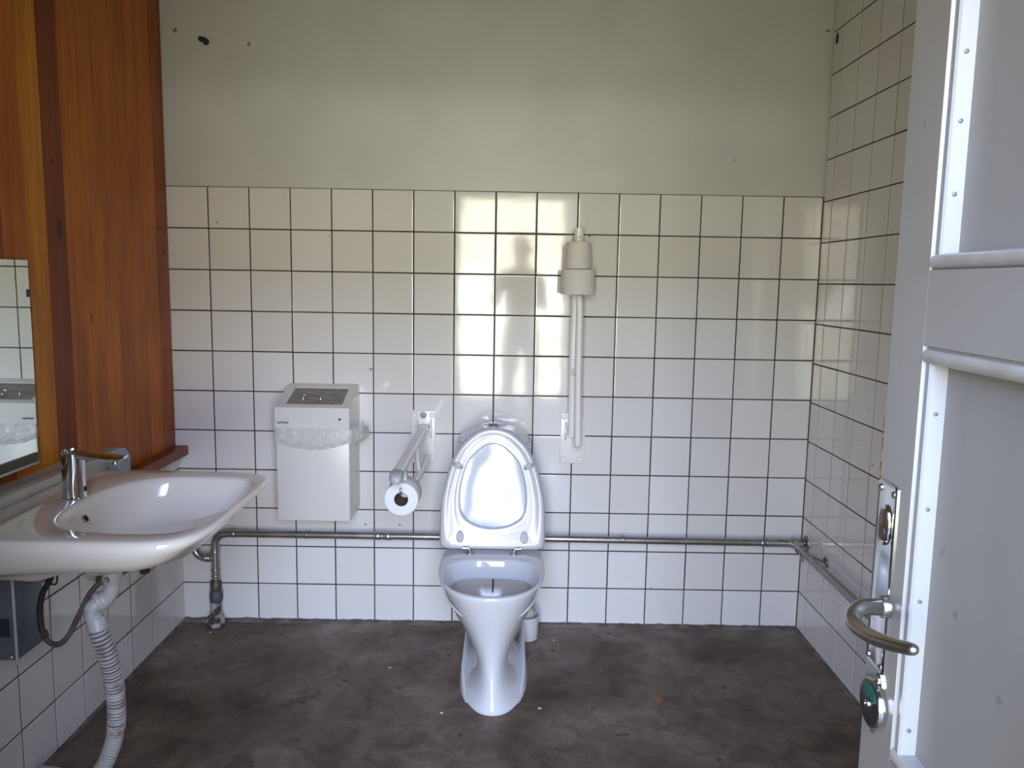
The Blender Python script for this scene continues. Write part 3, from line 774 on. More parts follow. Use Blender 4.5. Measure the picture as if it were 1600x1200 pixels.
# ------------------------------------------------------------------ grab bars
def plate_parts(root, x0, x1, z0, z1, caps):
    b = B(); b.box(x0, x1, -.009, -.0005, z0, z1, .004, 3)
    b.loft([[V((x0+.010+(x1-x0-.02)*.5+math.cos(a)*((x1-x0)/2-.001), -.0092, z)) for a in (0, 1)] for z in (z0, z1)], closed=False) if 0 else None
    p = b.done('wall_plate', 'barwhite', root, angle=30)
    for (x, z) in caps:
        b = B(); b.lathe([(.0095, 0), (.0095, .004), (.0080, .0058), (0, .0062)], (x, -.0085, z), (0, -1, 0), 24); c_ = b.done('screw_cap', 'barwhite', p)
        b = B(); b.lathe([(.0093, .0003), (.0103, .0008), (.0103, .0001)], (x, -.0090, z), (0, -1, 0), 24, False, False); b.done('cap_gap', 'greyplast', p)
    return p
# left bar, folded down
gl = thing('grab_bar', 'white grab bar folded down left of the toilet with a rounded grey tip', 'grab bar', (.944, -.005, .648), 'fold-up grab bars beside the toilet')
pp = plate_parts(gl, .897, .991, .6475, .852, [(.9115, .8335), (.9765, .8335), (.9765, .6685), (.9115, .6685)])
b = B(); b.lathe([(.0125, 0), (.0125, .003), (.011, .0042), (0, .0045)], (.944, -.0085, .834), (0, -1, 0), 28)
b.box(.934, .956, -.0145, -.0120, .8318, .8352, .0008); b.done('badge', 'greyplast', pp)
def hinge(root, xc, z):
    b = B()
    for s in (-1, 1):
        q = [(-.009, .030), (-.030, .030), (-.052, .014), (-.058, -.006), (-.050, -.026), (-.030, -.040), (-.009, -.044)]
        b.poly([V((xc+s*.0255-.002, y, z+dz)) for y, dz in q], V((.004, 0, 0)))
    b.cyl((xc-.030, -.038, z-.006), (xc+.030, -.038, z-.006), .006, 16)
    b.done('hinge_bracket', 'barwhite', root, angle=30)
hinge(gl, .949, .789)
b = B(); b.box(.9290, .9690, -.068, -.018, .7735, .8010, .006, 3); b.done('hinge_block', 'barwhite', gl)
b = B(); ay = [-.030, -.06, -.30, -.55, -.755]
def flat(y, zc, hw_, hh): return [V((.948+hw_*math.copysign(abs(math.cos(a))**.55, math.cos(a)), y, zc+hh*math.copysign(abs(math.sin(a))**.75, math.sin(a)))) for a in [2*PI*j/28 for j in range(28)]]
b.loft([flat(y, .787-.0008*i, .0175, .0120) for i, y in enumerate(ay)], True, True)
b.done('arm', 'barwhite', gl)
b = B(); b.loft([flat(-.748, .7825, .0195, .0150), flat(-.765, .7815, .0205, .0160), flat(-.780, .7790, .0198, .0150), flat(-.790, .7755, .0165, .0120), flat(-.7945, .7725, .0100, .0075)], True, True)
b.done('end_cap', 'greyplast', gl)['label'] = 'grey rounded end cap'
b = B(); b.tube(catmull([(.9655, -.045, .677), (.9655, -.12, .677), (.9655, -.35, .678), (.962, -.52, .684), (.957, -.60, .700), (.953, -.645, .735), (.951, -.660, .776)], 6), .0115, 16, dome=True)
b.done('lower_rail', 'barwhite', gl)
b = B(); b.tube([(.951, -.30, .778), (.954, -.30, .73), (.960, -.30, .682)], .0085, 12); b.done('support_post', 'barwhite', gl)
b = B()
b.tube(catmull([(.950, -.560, .778), (.950, -.566, .745), (.9505, -.575, .716), (.951, -.595, .7080), (.951, -.680, .7080), (.951, -.697, .7095), (.951, -.702, .716), (.951, -.702, .726)], 5), .0036, 10, dome=True)
b.done('roll_holder', 'steel', gl)
def roll(name, c, axis, R, L, core, label, mat='paper', group=None, lumpy=0.):
    r = thing(name, label, 'toilet roll', c, group)
    ax = V(axis).normalized(); o = V(c)
    b = B(); e = .003
    b.lathe([(core, 0), (R-e, 0), (R-e*.3, e*.3), (R, e), (R, L-e), (R-e*.3, L-e*.3), (R-e, L), (core, L), (core, 0)], o, ax, 56, False, False)
    if lumpy:
        for v in b.bm.verts:
            q = v.co-o; rad = q-ax*q.dot(ax)
            if rad.length > core*1.2: v.co += rad.normalized()*lumpy*noise.noise(v.co*22)
    b.done('paper', mat, r, angle=45)
    b = B(); b.lathe([(core-.0012, .0005), (core+.0002, .0005), (core+.0002, L-.0005), (core-.0012, L-.0005), (core-.0012, .0005)], o, ax, 40, False, False)
    b.done('cardboard_core', 'card', r, angle=45)
    return r
roll('toilet_roll', (.951, -.692, .6915), (0, 1, 0), .0515, .098, .0215, 'white toilet roll hanging end-on under the lowered grab bar, brown core showing', 'papwhite')
# right bar, folded up
gr = thing('grab_bar', 'white grab bar folded up flat against the tiles right of the toilet', 'grab bar', (1.5175, -.005, .653), 'fold-up grab bars beside the toilet')
plate_parts(gr, 1.4695, 1.5655, .6535, .8515, [(1.4845, .8355), (1.5485, .8355), (1.5485, .6715), (1.4845, .6715)])
hinge(gr, 1.5145, .789)
b = B(); b.tube([(1.512, -.055, .770), (1.512, -.060, .80), (1.509, -.070, 1.10), (1.514, -.078, 1.40), (1.5165, -.082, 1.545)], .0105, 20, sx=1.55, up=(0, -1, 0))
b.done('arm', 'barwhite', gr)
b = B(); b.lathe([(.0035, 0), (.0030, .0015), (0, .0018)], (1.5165, -.0925, 1.512), (0, -1, 0), 14); b.done('rivet', 'greyplast', gr)
b = B(); b.tube(catmull([(1.5285, -.115, .752), (1.528, -.115, .80), (1.524, -.118, 1.0), (1.523, -.122, 1.2), (1.521, -.122, 1.27), (1.517, -.112, 1.305), (1.515, -.088, 1.325)], 6), .0125, 18, dome=True)
b.done('lower_rail', 'barwhite', gr)
b = B(); b.tube([(1.510, -.082, 1.005), (1.506, -.100, 1.012), (1.508, -.112, 1.03)], [.004, .006, .004], 10)
b.done('stop_clip', 'barwhite', gr)
roll('toilet_roll', (1.5125, -.120, 1.3045), (0, 0, 1), .0600, .0900, .021, 'wide toilet roll, lower of the two threaded on the folded-up grab bar', lumpy=.002)
roll('toilet_roll', (1.5110, -.120, 1.3965), (.0, 0, 1), .0450, .0950, .021, 'narrower half-used toilet roll with loose paper, upper of the two on the folded-up bar', lumpy=.006)

# ------------------------------------------------------------------ pipes
RP = .0135
def ring_at(b, p, ax, r, w=.006):
    ax = V(ax).normalized(); b.lathe([(r-.0015, -w/2), (r+.0022, -w/2+.0008), (r+.003, 0), (r+.0022, w/2-.0008), (r-.0015, w/2)], p, ax, 22)
pb = thing('heating_pipe', 'long steel pipe running low along the tiled back wall behind the toilet', 'pipe', (1.3, -.05, .36))
b = B(); b.tube([(.205, -.05, .3665), (1.3, -.05, .3665), (2.335, -.05, .3625)], RP, 20); b.done('pipe_run', 'pipe', pb)
b = B()
b.tube(catmull([(.225, -.05, .3665), (.200, -.05, .3665), (.170, -.05, .3600), (.1515, -.05, .342), (.1450, -.05, .312), (.1450, -.05, .290)], 5), RP+.0012, 20)
ring_at(b, (.222, -.05, .3665), (1, 0, 0), RP+.001); ring_at(b, (.145, -.05, .292), (0, 0, 1), RP+.001, .010)
b.done('elbow', 'pipelight', pb)
b = B(); b.cyl((.145, -.05, .175), (.145, -.05, .295), RP+.0012, 20)
b.cyl((.145, -.05, .268), (.110, -.05, .268), RP, 20)
for z in (.300, .222, .198): ring_at(b, (.145, -.05, z), (0, 0, 1), RP+.0015, .007)
for x in (.112, .122): ring_at(b, (x, -.05, .268), (1, 0, 0), RP+.0005, .006)
b.done('tee_fitting', 'pipelight', pb)
b = B(); b.tube(catmull([(.112, -.05, .268), (.096, -.05, .269), (.078, -.050, .280), (.067, -.050, .298), (.062, -.052, .322), (.058, -.058, .350), (.054, -.075, .375), (.052, -.10, .388)], 5), RP, 20)
b.done('return_bend', 'pipelight', pb)
for x in (.772, .812):
    b = B(); b.cyl((x-.010, -.05, .3665), (x+.010, -.05, .3665), RP+.0022, 22, bev=.002); ring_at(b, (x-.011, -.05, .3665), (1, 0, 0), RP+.001); ring_at(b, (x+.011, -.05, .3665), (1, 0, 0), RP+.001)
    b.done('coupling', 'pipelight', pb)
b = B(); b.cyl((2.275, -.05, .3630), (2.375, -.05, .3625), RP+.002, 22); ring_at(b, (2.277, -.05, .363), (1, 0, 0), RP+.002, .008); ring_at(b, (2.255, -.05, .363), (1, 0, 0), RP)
b.lathe([(.020, 0), (.022, .004), (.018, .012), (.017, .03)], (2.372, -.05, .3625), (1, 0, 0), 24)
b.cyl((2.385, -.045, .3625), (2.385, -.105, .3560), RP+.003, 22); ring_at(b, (2.385, -.100, .3565), (0, 1, 0), RP+.003, .010)
b.done('corner_tee', 'pipelight', pb)
b = B(); b.lathe([(.030, 0), (.029, -.004), (.018, -.007)], (W-.001, -.05, .3625), (1, 0, 0), 28); b.cyl((W-.004, -.05, .3625), (2.385, -.05, .3625), .012, 18); b.done('wall_flange', 'pipe', pb)
for x in (.50, 1.72):
    b = B(); b.cyl((x, -.001, .3665), (x, -.036, .3665), .005, 12); ring_at(b, (x, -.05, .3665), (1, 0, 0), RP-.0010, .010); b.done('pipe_clip', 'pipe', pb)
vp = thing('corroded_standpipe', 'short rusty flaking standpipe rising from the floor in the back left corner', 'pipe', (.145, -.055, 0))
b = B(); b.lathe([(.017, .180), (.0195, .174), (.0212, .168), (.0212, .149), (.0195, .142), (.016, .136)], (.145, -.052, 0), seg=20); b.done('brass_nut', 'brass', vp)
b = B(); b.lathe([(.018, .141), (.0245, .135), (.0265, .127), (.0265, .108), (.0238, .098), (.020, .092)], (.145, -.053, 0), seg=8); b.done('coupling', 'grey', vp)
b = B(); b.lathe([(.0215, .096), (.0222, .06), (.0228, .028)], (.144, -.055, 0), seg=24)
for v in b.bm.verts: v.co += V((noise.noise(v.co*60), noise.noise(v.co*60+V((3, 3, 3))), 0))*.002
b.done('rusty_pipe', 'rust', vp)
b = B(); b.lathe([(.0320, .0), (.0345, .006), (.0335, .026), (.0300, .034), (.020, .037)], (.143, -.057, 0), seg=26)
for v in b.bm.verts: v.co += V((noise.noise(v.co*45), noise.noise(v.co*45+V((3, 3, 3))), noise.noise(v.co*45+V((7, 7, 7)))*.5))*.004
b.done('floor_socket', 'rust', vp)
pr2 = thing('heating_pipe', 'steel pipe running along the right wall towards the open door', 'pipe', (2.38, -1.2, .35))
b = B(); b.tube([(2.385, -.105, .3560), (2.383, -1.0, .3530), (2.380, -2.55, .3480)], RP, 20); b.done('pipe_run', 'pipe', pr2)
b = B(); b.lathe([(.0205, 0), (.0195, -.004), (.012, -.006)], (W-.0005, -.245, .3575), (1, 0, 0), 26); b.cyl((W-.004, -.245, .3575), (2.384, -.140, .3560), .0052, 12)
ring_at(b, (2.385, -.138, .3560), (0, 1, 0), RP+.001, .014); b.cyl((2.385, -.125, .345), (2.385, -.127, .318), .0065, 12); b.done('wall_bracket', 'pipe', pr2)
b = B(); b.lathe([(.0205, 0), (.0195, -.004), (.012, -.006)], (W-.0005, -1.5, .3515), (1, 0, 0), 26); b.cyl((W-.004, -1.5, .3515), (2.382, -1.5, .3515), .0052, 12); b.done('wall_bracket', 'pipe', pr2)
pl = thing('supply_pipe', 'thin dull pipe with a rusty valve running along the left wall under the washbasin', 'pipe', (.05, -.5, .39))
b = B(); b.tube([(.052, -.095, .388), (.052, -.12, .392), (.051, -.45, .4035), (.050, -.615, .410), (.020, -.64, .410), (-.002, -.645, .41)], .0095, 16); b.done('pipe_run', 'brass', pl)
b = B(); b.lathe([(.020, .022), (.0215, .016), (.021, -.004), (.018, -.010), (.0155, -.013), (.0155, -.030), (.013, -.032)], (.070, -.475, .398), seg=10); b.cyl((.052, -.475, .405), (.074, -.475, .405), .012, 14); b.done('valve', 'rustbrown', pl)

# ------------------------------------------------------------------ washbasin
sk = thing('washbasin', 'large white ceramic washbasin mounted on the left wall under the mirror', 'washbasin', (.36, -1.125, .64))
CX, CY, AX, AY = .3540, -1.128, .2690, .3170
ICX, ICY, IAX, IAY = .4180, -1.128, .1800, .2390
UX, UY = .295, -1.12
def sup(a, cx, cy, ax, ay, p, pback=None):
    c, s = math.cos(a), math.sin(a); q = p if c > 0 or pback is None else pback
    return V((cx+math.copysign(abs(c)**(2/q), c)*ax, cy+math.copysign(abs(s)**(2/q), s)*ay, 0))
NS = 160
ang = [2*PI*j/NS+.28*math.sin(8*PI*j/NS)/4*-1 for j in range(NS)]
OUT = [sup(a, CX, CY, AX, AY, 5.5, 7.) for a in ang]
INN = [sup(a, ICX, ICY, IAX, IAY, 4.6, 2.6) for a in ang]
def lerpo(s_, zf):  # s_=0 at the drain circle, 1 at the inner outline
    return [V(((UX+.02*math.cos(a))*(1-s_)+p.x*s_, (UY+.02*math.sin(a))*(1-s_)+p.y*s_, zf)) for a, p in zip(ang, INN)]
rings = [lerpo(0, .664)]
for s_, z_ in ((.15, .668), (.35, .674), (.55, .683), (.70, .695), (.80, .710), (.88, .731), (.94, .754), (.975, .773), (1.0, .785)): rings.append(lerpo(s_, z_))
def rim(f, z_, dz=None):
    r = []
    for a, i_, o_ in zip(ang, INN, OUT):
        r.append(V((i_.x+(o_.x-i_.x)*f, i_.y+(o_.y-i_.y)*f, z_)))
    return r
def rimabs(d_in=None, d_out=None, z_=0.):
    r = []
    for i_, o_ in zip(INN, OUT):
        L = max(.001, (o_-i_).length); dr = (o_-i_)/L
        q = i_+dr*min(d_in, L*.45) if d_in is not None else o_-dr*min(d_out, L*.45)
        r.append(V((q.x, q.y, z_)))
    return r
rings += [rimabs(d_in=.004, z_=.7925), rimabs(d_in=.010, z_=.7975), rimabs(d_in=.018, z_=.7998), rimabs(d_out=.014, z_=.8002), rimabs(d_out=.008, z_=.7985), rimabs(d_out=.003, z_=.7945), rimabs(d_out=0., z_=.788)]
side = [(1.0, .775), (.985, .762), (.955, .744), (.91, .726), (.85, .718), (.75, .708), (.6, .698), (.4, .684), (.2, .666), (.1, .662)]
front = [(.990, .783), (.965, .777), (.93, .768), (.885, .756), (.83, .747), (.72, .731), (.6, .712), (.4, .686), (.2, .665), (.1, .656)]
for (s1, z1), (s2, z2) in zip(side, front):
    r = []
    for a, o_ in zip(ang, OUT):
        w = max(0., math.cos(a)); w = w**1.3
        s_ = s1*(1-w)+s2*w; z_ = z1*(1-w)+z2*w
        if math.cos(a) < -.3: 
            wb = min(1, (-math.cos(a)-.3)/.4); s_ = s_*(1-wb)+(1-(1-s_)*.55)*wb
        xx = UX+(o_.x-UX)*s_
        z_ += .10*min(0., xx-.34)*min(1., (.775-z_)/.08)
        r.append(V((xx, UY+(o_.y-UY)*s_, z_)))
    rings.append(r)
b = B(); b.loft(rings, True, True); basin = b.done('basin', 'sinkcer', sk, angle=80)
b = B(); b.lathe([(.0110, -.002), (.0110, .0015), (.0085, .0022), (.0080, -.002)], (.2560, -1.165, .7640), (.86, 0, .5), 24, cap0=False, cap1=False); b.done('overflow_ring', 'steel', sk)
b = B(); b.lathe([(.0082, .0006), (0, .0006)], (.2560, -1.165, .7640), (.86, 0, .5), 20); b.done('overflow_hole', 'black', sk)
b = B(); b.lathe([(.026, 0), (.026, .004), (.020, .005), (.018, .001), (0, .001)], (UX, UY, .664), seg=28); b.done('drain', 'chrome', sk)
# faucet
fc = thing('faucet', 'polished chrome sensor faucet with a slanting spout on the washbasin', 'faucet', (.201, -1.106, .800))
FX, FY = .2010, -1.1060
b = B(); nn = 40; r0 = .0262
def cut(a): # top of the body, lower in the middle where the spout folds out
    x = math.cos(a)
    return .9185 if x < -.2 else .9185-.010*(x+.2)
rg = []
for z_, r_ in ((.7995, .0285), (.8015, .0290), (.8035, .0270), (.85, r0)): rg.append([V((FX+r_*math.cos(2*PI*j/nn), FY+r_*math.sin(2*PI*j/nn), z_)) for j in range(nn)])
rg.append([V((FX+r0*.97*math.cos(2*PI*j/nn), FY+r0*.97*math.sin(2*PI*j/nn), cut(2*PI*j/nn))) for j in range(nn)])
rg.append([V((FX+r0*.86*math.cos(2*PI*j/nn), FY+r0*.86*math.sin(2*PI*j/nn), cut(2*PI*j/nn)+.0005)) for j in range(nn)])
rg.append([V((FX-.003+.014*math.cos(2*PI*j/nn), FY+.014*math.sin(2*PI*j/nn), .888)) for j in range(nn)])
b.loft(rg, True, True); fb = b.done('faucet_body', 'chrome', fc, angle=40)
b = B(); sp = []
for x_, zc, hh, hw_ in ((FX+.000, .9085, .0100, .0215), (FX+.030, .9075, .0105, .0215), (FX+.065, .9040, .0100, .019), (FX+.095, .9010, .0085, .0165), (FX+.118, .9000, .0070, .0145), (FX+.130, .9040, .0035, .0125)):
    sp.append([V((x_, FY+hw_*math.copysign(abs(math.cos(a))**.6, math.cos(a)), zc+hh*math.copysign(abs(math.sin(a))**.7, math.sin(a)))) for a in [2*PI*j/24 for j in range(24)]])
b.loft(sp, True, True); b.done('spout', 'chrome', fc, angle=40)
b = B(); b.cyl((FX+.104, FY, .893), (FX+.104, FY, .886), .0095, 18); b.done('aerator', 'steel', fc)
b = B(); b.box(FX+.0245, FX+.0275, FY-.006, FY+.006, .816, .829, .001); b.done('sensor_window', 'black', fc)

# mounting rail, box under the basin
mr_ = thing('basin_mounting_rail', 'grey metal rail behind the washbasin fixed over the wooden ledge', 'rail', (.04, -1.1, .76))
b = B(); b.box(.038, .083, -1.75, -.640, .742, .822, .003, 2); b.box(-.010, .040, -1.7, -.66, .765, .815); b.done('rail_body', 'railgrey', mr_, angle=30)
b = B(); b.poly([(.0375, -.6395, .738), (.112, -.6395, .752), (.114, -.6395, .800), (.100, -.6395, .8235), (.0375, -.6395, .8235)], (0, .008, 0)); b.box(.083, .110, -.70, -.640, .752, .797, .001); b.done('end_plate', 'endgrey', mr_, angle=20)
bx = thing('basin_mounting_box', 'blue-grey metal mounting box on the tiles under the washbasin', 'box', (.045, -1.12, .40))
b = B(); b.box(.001, .080, -1.1800, -1.060, .4080, .741, .002, 2); b.done('box_body', 'steelblue', bx, angle=30)
b = B(); b.cyl((.080, -1.1810, .400), (.080, -1.1810, .741), .0035, 10); b.done('corner_edge', 'railgrey', bx)
b = B(); b.box(.012, .066, -1.1815, -1.1790, .468, .515, 0); b.box(.012, .064, -1.183, -1.1788, .489, .4915, 0); b.done('slot', 'rubber', bx, smooth=False)
b = B(); b.lathe([(.006, 0), (.006, .006), (.004, .008), (0, .008)], (.068, -1.180, .418), (0, -1, 0), 12); b.done('bolt', 'steel', bx)

# siphon and waste hose
sp_ = thing('basin_siphon', 'white plastic siphon with corrugated waste hose under the washbasin', 'waste pipe', (.27, -1.12, 0))
b = B(); b.lathe([(.024, .655), (.036, .654), (.0375, .634), (.036, .624), (.030, .619), (.025, .618)], (UX-.006, UY, 0), seg=36); b.done('drain_ring', 'pvc', sp_)
b = B(); b.lathe([(.0235, .620), (.0240, .596), (.0215, .588), (.021, .586)], (UX-.005, UY, 0), seg=12); b.done('collar', 'railgrey', sp_)
b = B(); b.lathe([(.0065, 0), (.0065, .003), (.0045, .0036), (.0040, .001)], (UX-.005, UY-.0238, .604), (0, -1, 0), 18); b.lathe([(.0035, .0005), (0, .0032)], (UX-.005, UY-.0235, .604), (0, -1, 0), 12); b.done('screw', 'chrome', sp_)
b = B(); pts = catmull([(UX-.005, UY, .600), (UX-.006, UY, .580), (UX-.010, UY-.002, .562), (UX-.022, UY-.006, .546), (UX-.034, UY-.012, .538)], 6)
b.tube(pts, [.0195]*len(pts), 24); b.sphere((UX-.026, UY-.008, .545), .0235); b.lathe([(.0240, 0), (.0260, .003), (.0260, .010), (.0235, .013)], (UX-.028, UY-.010, .545), (-.75, -.45, -.35), 28)
b.done('elbow', 'pvc', sp_)
b = B(); pts = catmull([(UX-.030, UY-.014, .543), (UX-.044, UY-.022, .532), (UX-.047, UY-.024, .515), (UX-.040, UY-.022, .497), (UX-.034, UY-.02, .480)], 6)
b.tube(pts, .0190, 24); b.lathe([(.0205, 0), (.0220, -.002), (.0225, -.024), (.0235, -.026), (.0235, -.032), (.020, -.033)], (UX-.0405, UY-.022, .505), (-.22, 0, 1), 28)
b.done('lower_bend', 'pvc', sp_)
hp = catmull([(.258, -1.142, .482), (.266, -1.140, .450), (.2745, -1.132, .405), (.2790, -1.120, .345), (.2790, -1.110, .285), (.2760, -1.104, .225), (.2680, -1.100, .170), (.2500, -1.098, .115), (.226, -1.095, .070), (.196, -1.090, .038), (.150, -1.080, .025), (.09, -1.06, .025), (.03, -1.05, .025)], 40)
rs = []; dist = 0.; last = hp[0]; pts = []; nextd = 0
for i, p in enumerate(hp):
    dist += (p-last).length; last = p
    amp = .0034 if dist < .19 else (.0020 if dist < .30 else .0008)
    pitch = .0108 if dist < .10 else .0088
    rs.append(.0205+amp*(2*abs(math.sin(PI*dist/pitch))**.7-1)); pts.append(p)
b = B(); b.tube(pts, rs, 28)
hs = b.done('corrugated_hose', ['hose', 'groove'], sp_, angle=80)
gi = [1 if (r_ < .0197 and i_ < 220) else 0 for i_, r_ in enumerate(rs)]
for k_, f_ in enumerate(hs.data.polygons):
    q_ = k_//28
    if len(f_.vertices) == 4 and q_ < len(gi)-1 and gi[q_]+gi[q_+1] >= 1: f_.material_index = 1
# supply hose
sh = thing('supply_hose', 'thin black hose looping under the washbasin with a rusty nut', 'hose', (.16, -1.12, .42))
hp = catmull([(.150, -1.112, .668), (.1400, -1.115, .625), (.1345, -1.118, .592), (.1165, -1.12, .560), (.1080, -1.12, .530), (.1045, -1.12, .495), (.1080, -1.12, .462), (.1130, -1.12, .447)], 6)
b = B(); b.tube(hp, .0072, 14); b.done('black_hose', 'rubber', sh)
b = B(); b.lathe([(.0075, -.010), (.0105, -.008), (.0105, .004), (.0085, .008)], (.1130, -1.12, .4500), (-.3, 0, 1), 6); b.done('hose_nut', 'rustbrown', sh)
hp = catmull([(.1130, -1.12, .447), (.1200, -1.12, .433), (.1320, -1.12, .424), (.146, -1.12, .4225), (.160, -1.12, .431), (.176, -1.12, .450), (.196, -1.12, .488), (.2145, -1.12, .524), (.232, -1.12, .556), (.252, -1.118, .580), (.275, -1.115, .592)], 6)
b = B(); b.tube(hp, .0068, 14); b.done('brown_hose', 'brown', sh)
cb = B(); cb.tube(catmull([(.124, -1.105, .650), (.119, -1.108, .600), (.122, -1.110, .583), (.136, -1.112, .577), (.148, -1.112, .585), (.150, -1.112, .650)], 6), .0022, 8)
tag(cb.done('sensor_cable', 'rubber'), 'thin black cable loop beside the supply hose under the washbasin', 'cable')
bk = B(); bk.box(.085, .115, -1.10, -1.085, .575, .72, .001); tag(bk.done('sensor_unit', 'greyplast'), 'small grey clip holding the hose beneath the washbasin', 'clip')

# ------------------------------------------------------------------ mirror
mi = thing('wall_mirror', 'frameless wall mirror on the pine boards above the washbasin', 'mirror', (0, -1.3, .838))
b = B(); b.box(-.0115, .004, -1.75, -.913, .8385, 1.3825, .0012, 1); b.done('mirror_glass', 'mirror', mi, angle=15)
b = B(); b.box(.0035, .0085, -1.75, -.925, .8475, .8720, .001); b.done('mirror_lip', 'mirrorlip', mi, angle=20)
b = B(); b.box(.0035, .0065, -.925, -.9125, 1.286, 1.306, .0006); b.done('mirror_clip', 'grey', mi)

# ------------------------------------------------------------------ small fixings
b = B(); b.tube([(.133, .004, 2.197), (.135, -.012, 2.198), (.150, -.014, 2.196), (.162, -.012, 2.186), (.163, -.011, 2.180)], [.0072, .0085, .0085, .006, .003], 10)
b.lathe([(.012, 0), (.010, -.003)], (.150, .005, 2.192), (0, 1, 0), 14)
tag(b.done('wall_plug', 'rubber'), 'dark broken wall plug sticking out of the painted wall at upper left', 'wall plug')
b = B(); b.lathe([(.021, 0), (.0205, -.003), (.0175, -.005), (.0165, -.003), (.013, -.0025), (.010, -.006), (0, -.006)], (2.1335, .006, 2.230), (0, 1, 0), 28)
b.box(2.124, 2.134, -.001, .004, 2.206, 2.214, .001)
tag(b.done('wall_plug', 'plain'), 'round painted-over wall plug on the painted wall at upper right', 'wall plug')
b = B(); b.lathe([(.016, 0), (.0155, -.0015), (.011, -.002), (0, -.0012)], (W-.0002, -.031, 2.2326), (1, 0, 0), 20, sy=1.0)
for v in b.bm.verts: v.co.z = 2.2326+(v.co.z-2.2326)*1.25; v.co.y = -.031+(v.co.y+.031)*.8
tag(b.done('drill_hole', 'rustbrown'), 'dark drilled hole high on the tiled right wall', 'hole')
for (x, z, r, lb) in ((1.5612, 1.5225, .0042, 'dark hole in the grout beside the tip of the folded-up grab bar'), (.7175, .3955, .0038, 'small dark hole in the tiles right of the bin bottom'), (.852, .3955, .0035, 'small dark hole in the tiles under the hanging toilet roll'),
                      (.1050, .1560, .0030, 'small dark hole in the tile left of the rusty standpipe')):
    b = B(); b.lathe([(r, .001), (r*.9, -.0008), (0, -.0006)], (x, 0, z), (0, 1, 0), 12); tag(b.done('drill_hole', 'black'), lb, 'hole')

# ------------------------------------------------------------------ things lying on the floor
def flat(name, pts, z, mat, label, cat, th=.0012, group=None):
    b = B(); b.poly([V((x, y, z)) for x, y in pts], (0, 0, th)); o = b.done(name, mat, smooth=False); tag(o, label, cat, group); return o
lx, ly = 1.775, -.575
flat('dry_leaf', [(lx+dx, ly+dy) for dx, dy in ((-.018, .002), (-.008, -.010), (.004, -.012), (.014, -.002), (.012, .008), (.016, .022), (.004, .014), (-.006, .010), (-.012, .008))], .0005, 'leaf', 'small dry orange leaf on the floor right of the toilet', 'leaf')
ch = [(.148, -.128, .007, 'white flake on the floor in front of the rusty standpipe'), (.095, -.035, .006, 'white flake on the floor in the back left corner'), (1.455, -.15, .005, 'white flake on the floor right of the toilet brush'),
      (.870, -.385, .006, 'white flake on the floor midway between the bin and the toilet'), (1.075, -.675, .008, 'white flake on the floor left of the toilet foot'), (1.385, -.640, .009, 'white flake on the floor right of the toilet foot')]
for x, y, r, lb in ch:
    k = 7; flat('paint_flake', [(x+r*random.uniform(.5, 1)*math.cos(2*PI*i/k), y+r*random.uniform(.3, .7)*math.sin(2*PI*i/k)) for i in range(k)], .0004, 'chip', lb, 'flake')
for (x, y, a, L, lb) in ((1.63, -.785, .2, .022, 'longer dark twig lying on the floor in front right of the toilet'), (1.555, -.64, .9, .013, 'short dark twig on the floor between the toilet and the leaf')):
    b = B(); b.tube([(x-L*math.cos(a), y-L*math.sin(a), .0015), (x, y+.002, .002), (x+L*math.cos(a), y+L*math.sin(a), .0015)], .0011, 6); tag(b.done('twig', 'twig'), lb, 'twig')

# ------------------------------------------------------------------ the photographer, seen mirrored in the tiles
def skin_obj(name, joints, edges, mat, parent, sub=2):
    me = bpy.data.meshes.new(name); me.from_pydata([V(j[0])-ORG[parent.name] for j in joints], edges, [])
    o = bpy.data.objects.new(name, me); COL.objects.link(o); o.parent = parent; ORG[o.name] = ORG[parent.name]
    md = o.modifiers.new('skin', 'SKIN'); md.use_smooth_shade = True
    for i, j in enumerate(joints):
        sv = me.skin_vertices[0].data[i]; r = j[1]; sv.radius = r if isinstance(r, tuple) else (r, r); sv.use_root = (i == 0)
    if sub: 
        s = o.modifiers.new('sub', 'SUBSURF'); s.levels = sub; s.render_levels = sub
    me.materials.append(M[mat]); return o
ps = thing('person', 'person in dark clothes holding up a phone in the doorway, mirrored in the wall tiles', 'person', (1.36, -3.50, -.015))
px, py = 1.36, -3.50
J = [((px, py, .93), (.13, .10)), ((px, py-.01, 1.10), (.12, .09)), ((px, py-.01, 1.28), (.15, .10)), ((px, py-.01, 1.40), (.12, .08)), ((px, py, 1.46), .052), ((px, py+.01, 1.52), .050),
     ((px-.085, py, .86), .085), ((px-.095, py+.02, .48), .058), ((px-.10, py-.02, .10), .042), ((px-.105, py+.03, .03), .040), ((px-.11, py+.15, .02), .032),
     ((px+.085, py, .86), .085), ((px+.095, py+.01, .48), .058), ((px+.10, py-.03, .10), .042), ((px+.105, py+.02, .03), .040), ((px+.115, py+.14, .02), .032),
     ((px-.155, py+.01, 1.385), .058), ((px-.215, py+.10, 1.16), .043), ((px-.225, py+.34, 1.29), .032), ((px-.215, py+.40, 1.315), (.030, .022)),
     ((px+.155, py+.01, 1.385), .058), ((px+.195, py+.12, 1.15), .043), ((px+.03, py+.34, 1.28), .032), ((px-.015, py+.395, 1.305), (.030, .022))]
E_ = [(0, 1), (1, 2), (2, 3), (3, 4), (4, 5), (0, 6), (6, 7), (7, 8), (8, 9), (9, 10), (0, 11), (11, 12), (12, 13), (13, 14), (14, 15), (3, 16), (16, 17), (17, 18), (18, 19), (3, 20), (20, 21), (21, 22), (22, 23)]
body = skin_obj('body', J, E_, 'cloth', ps)
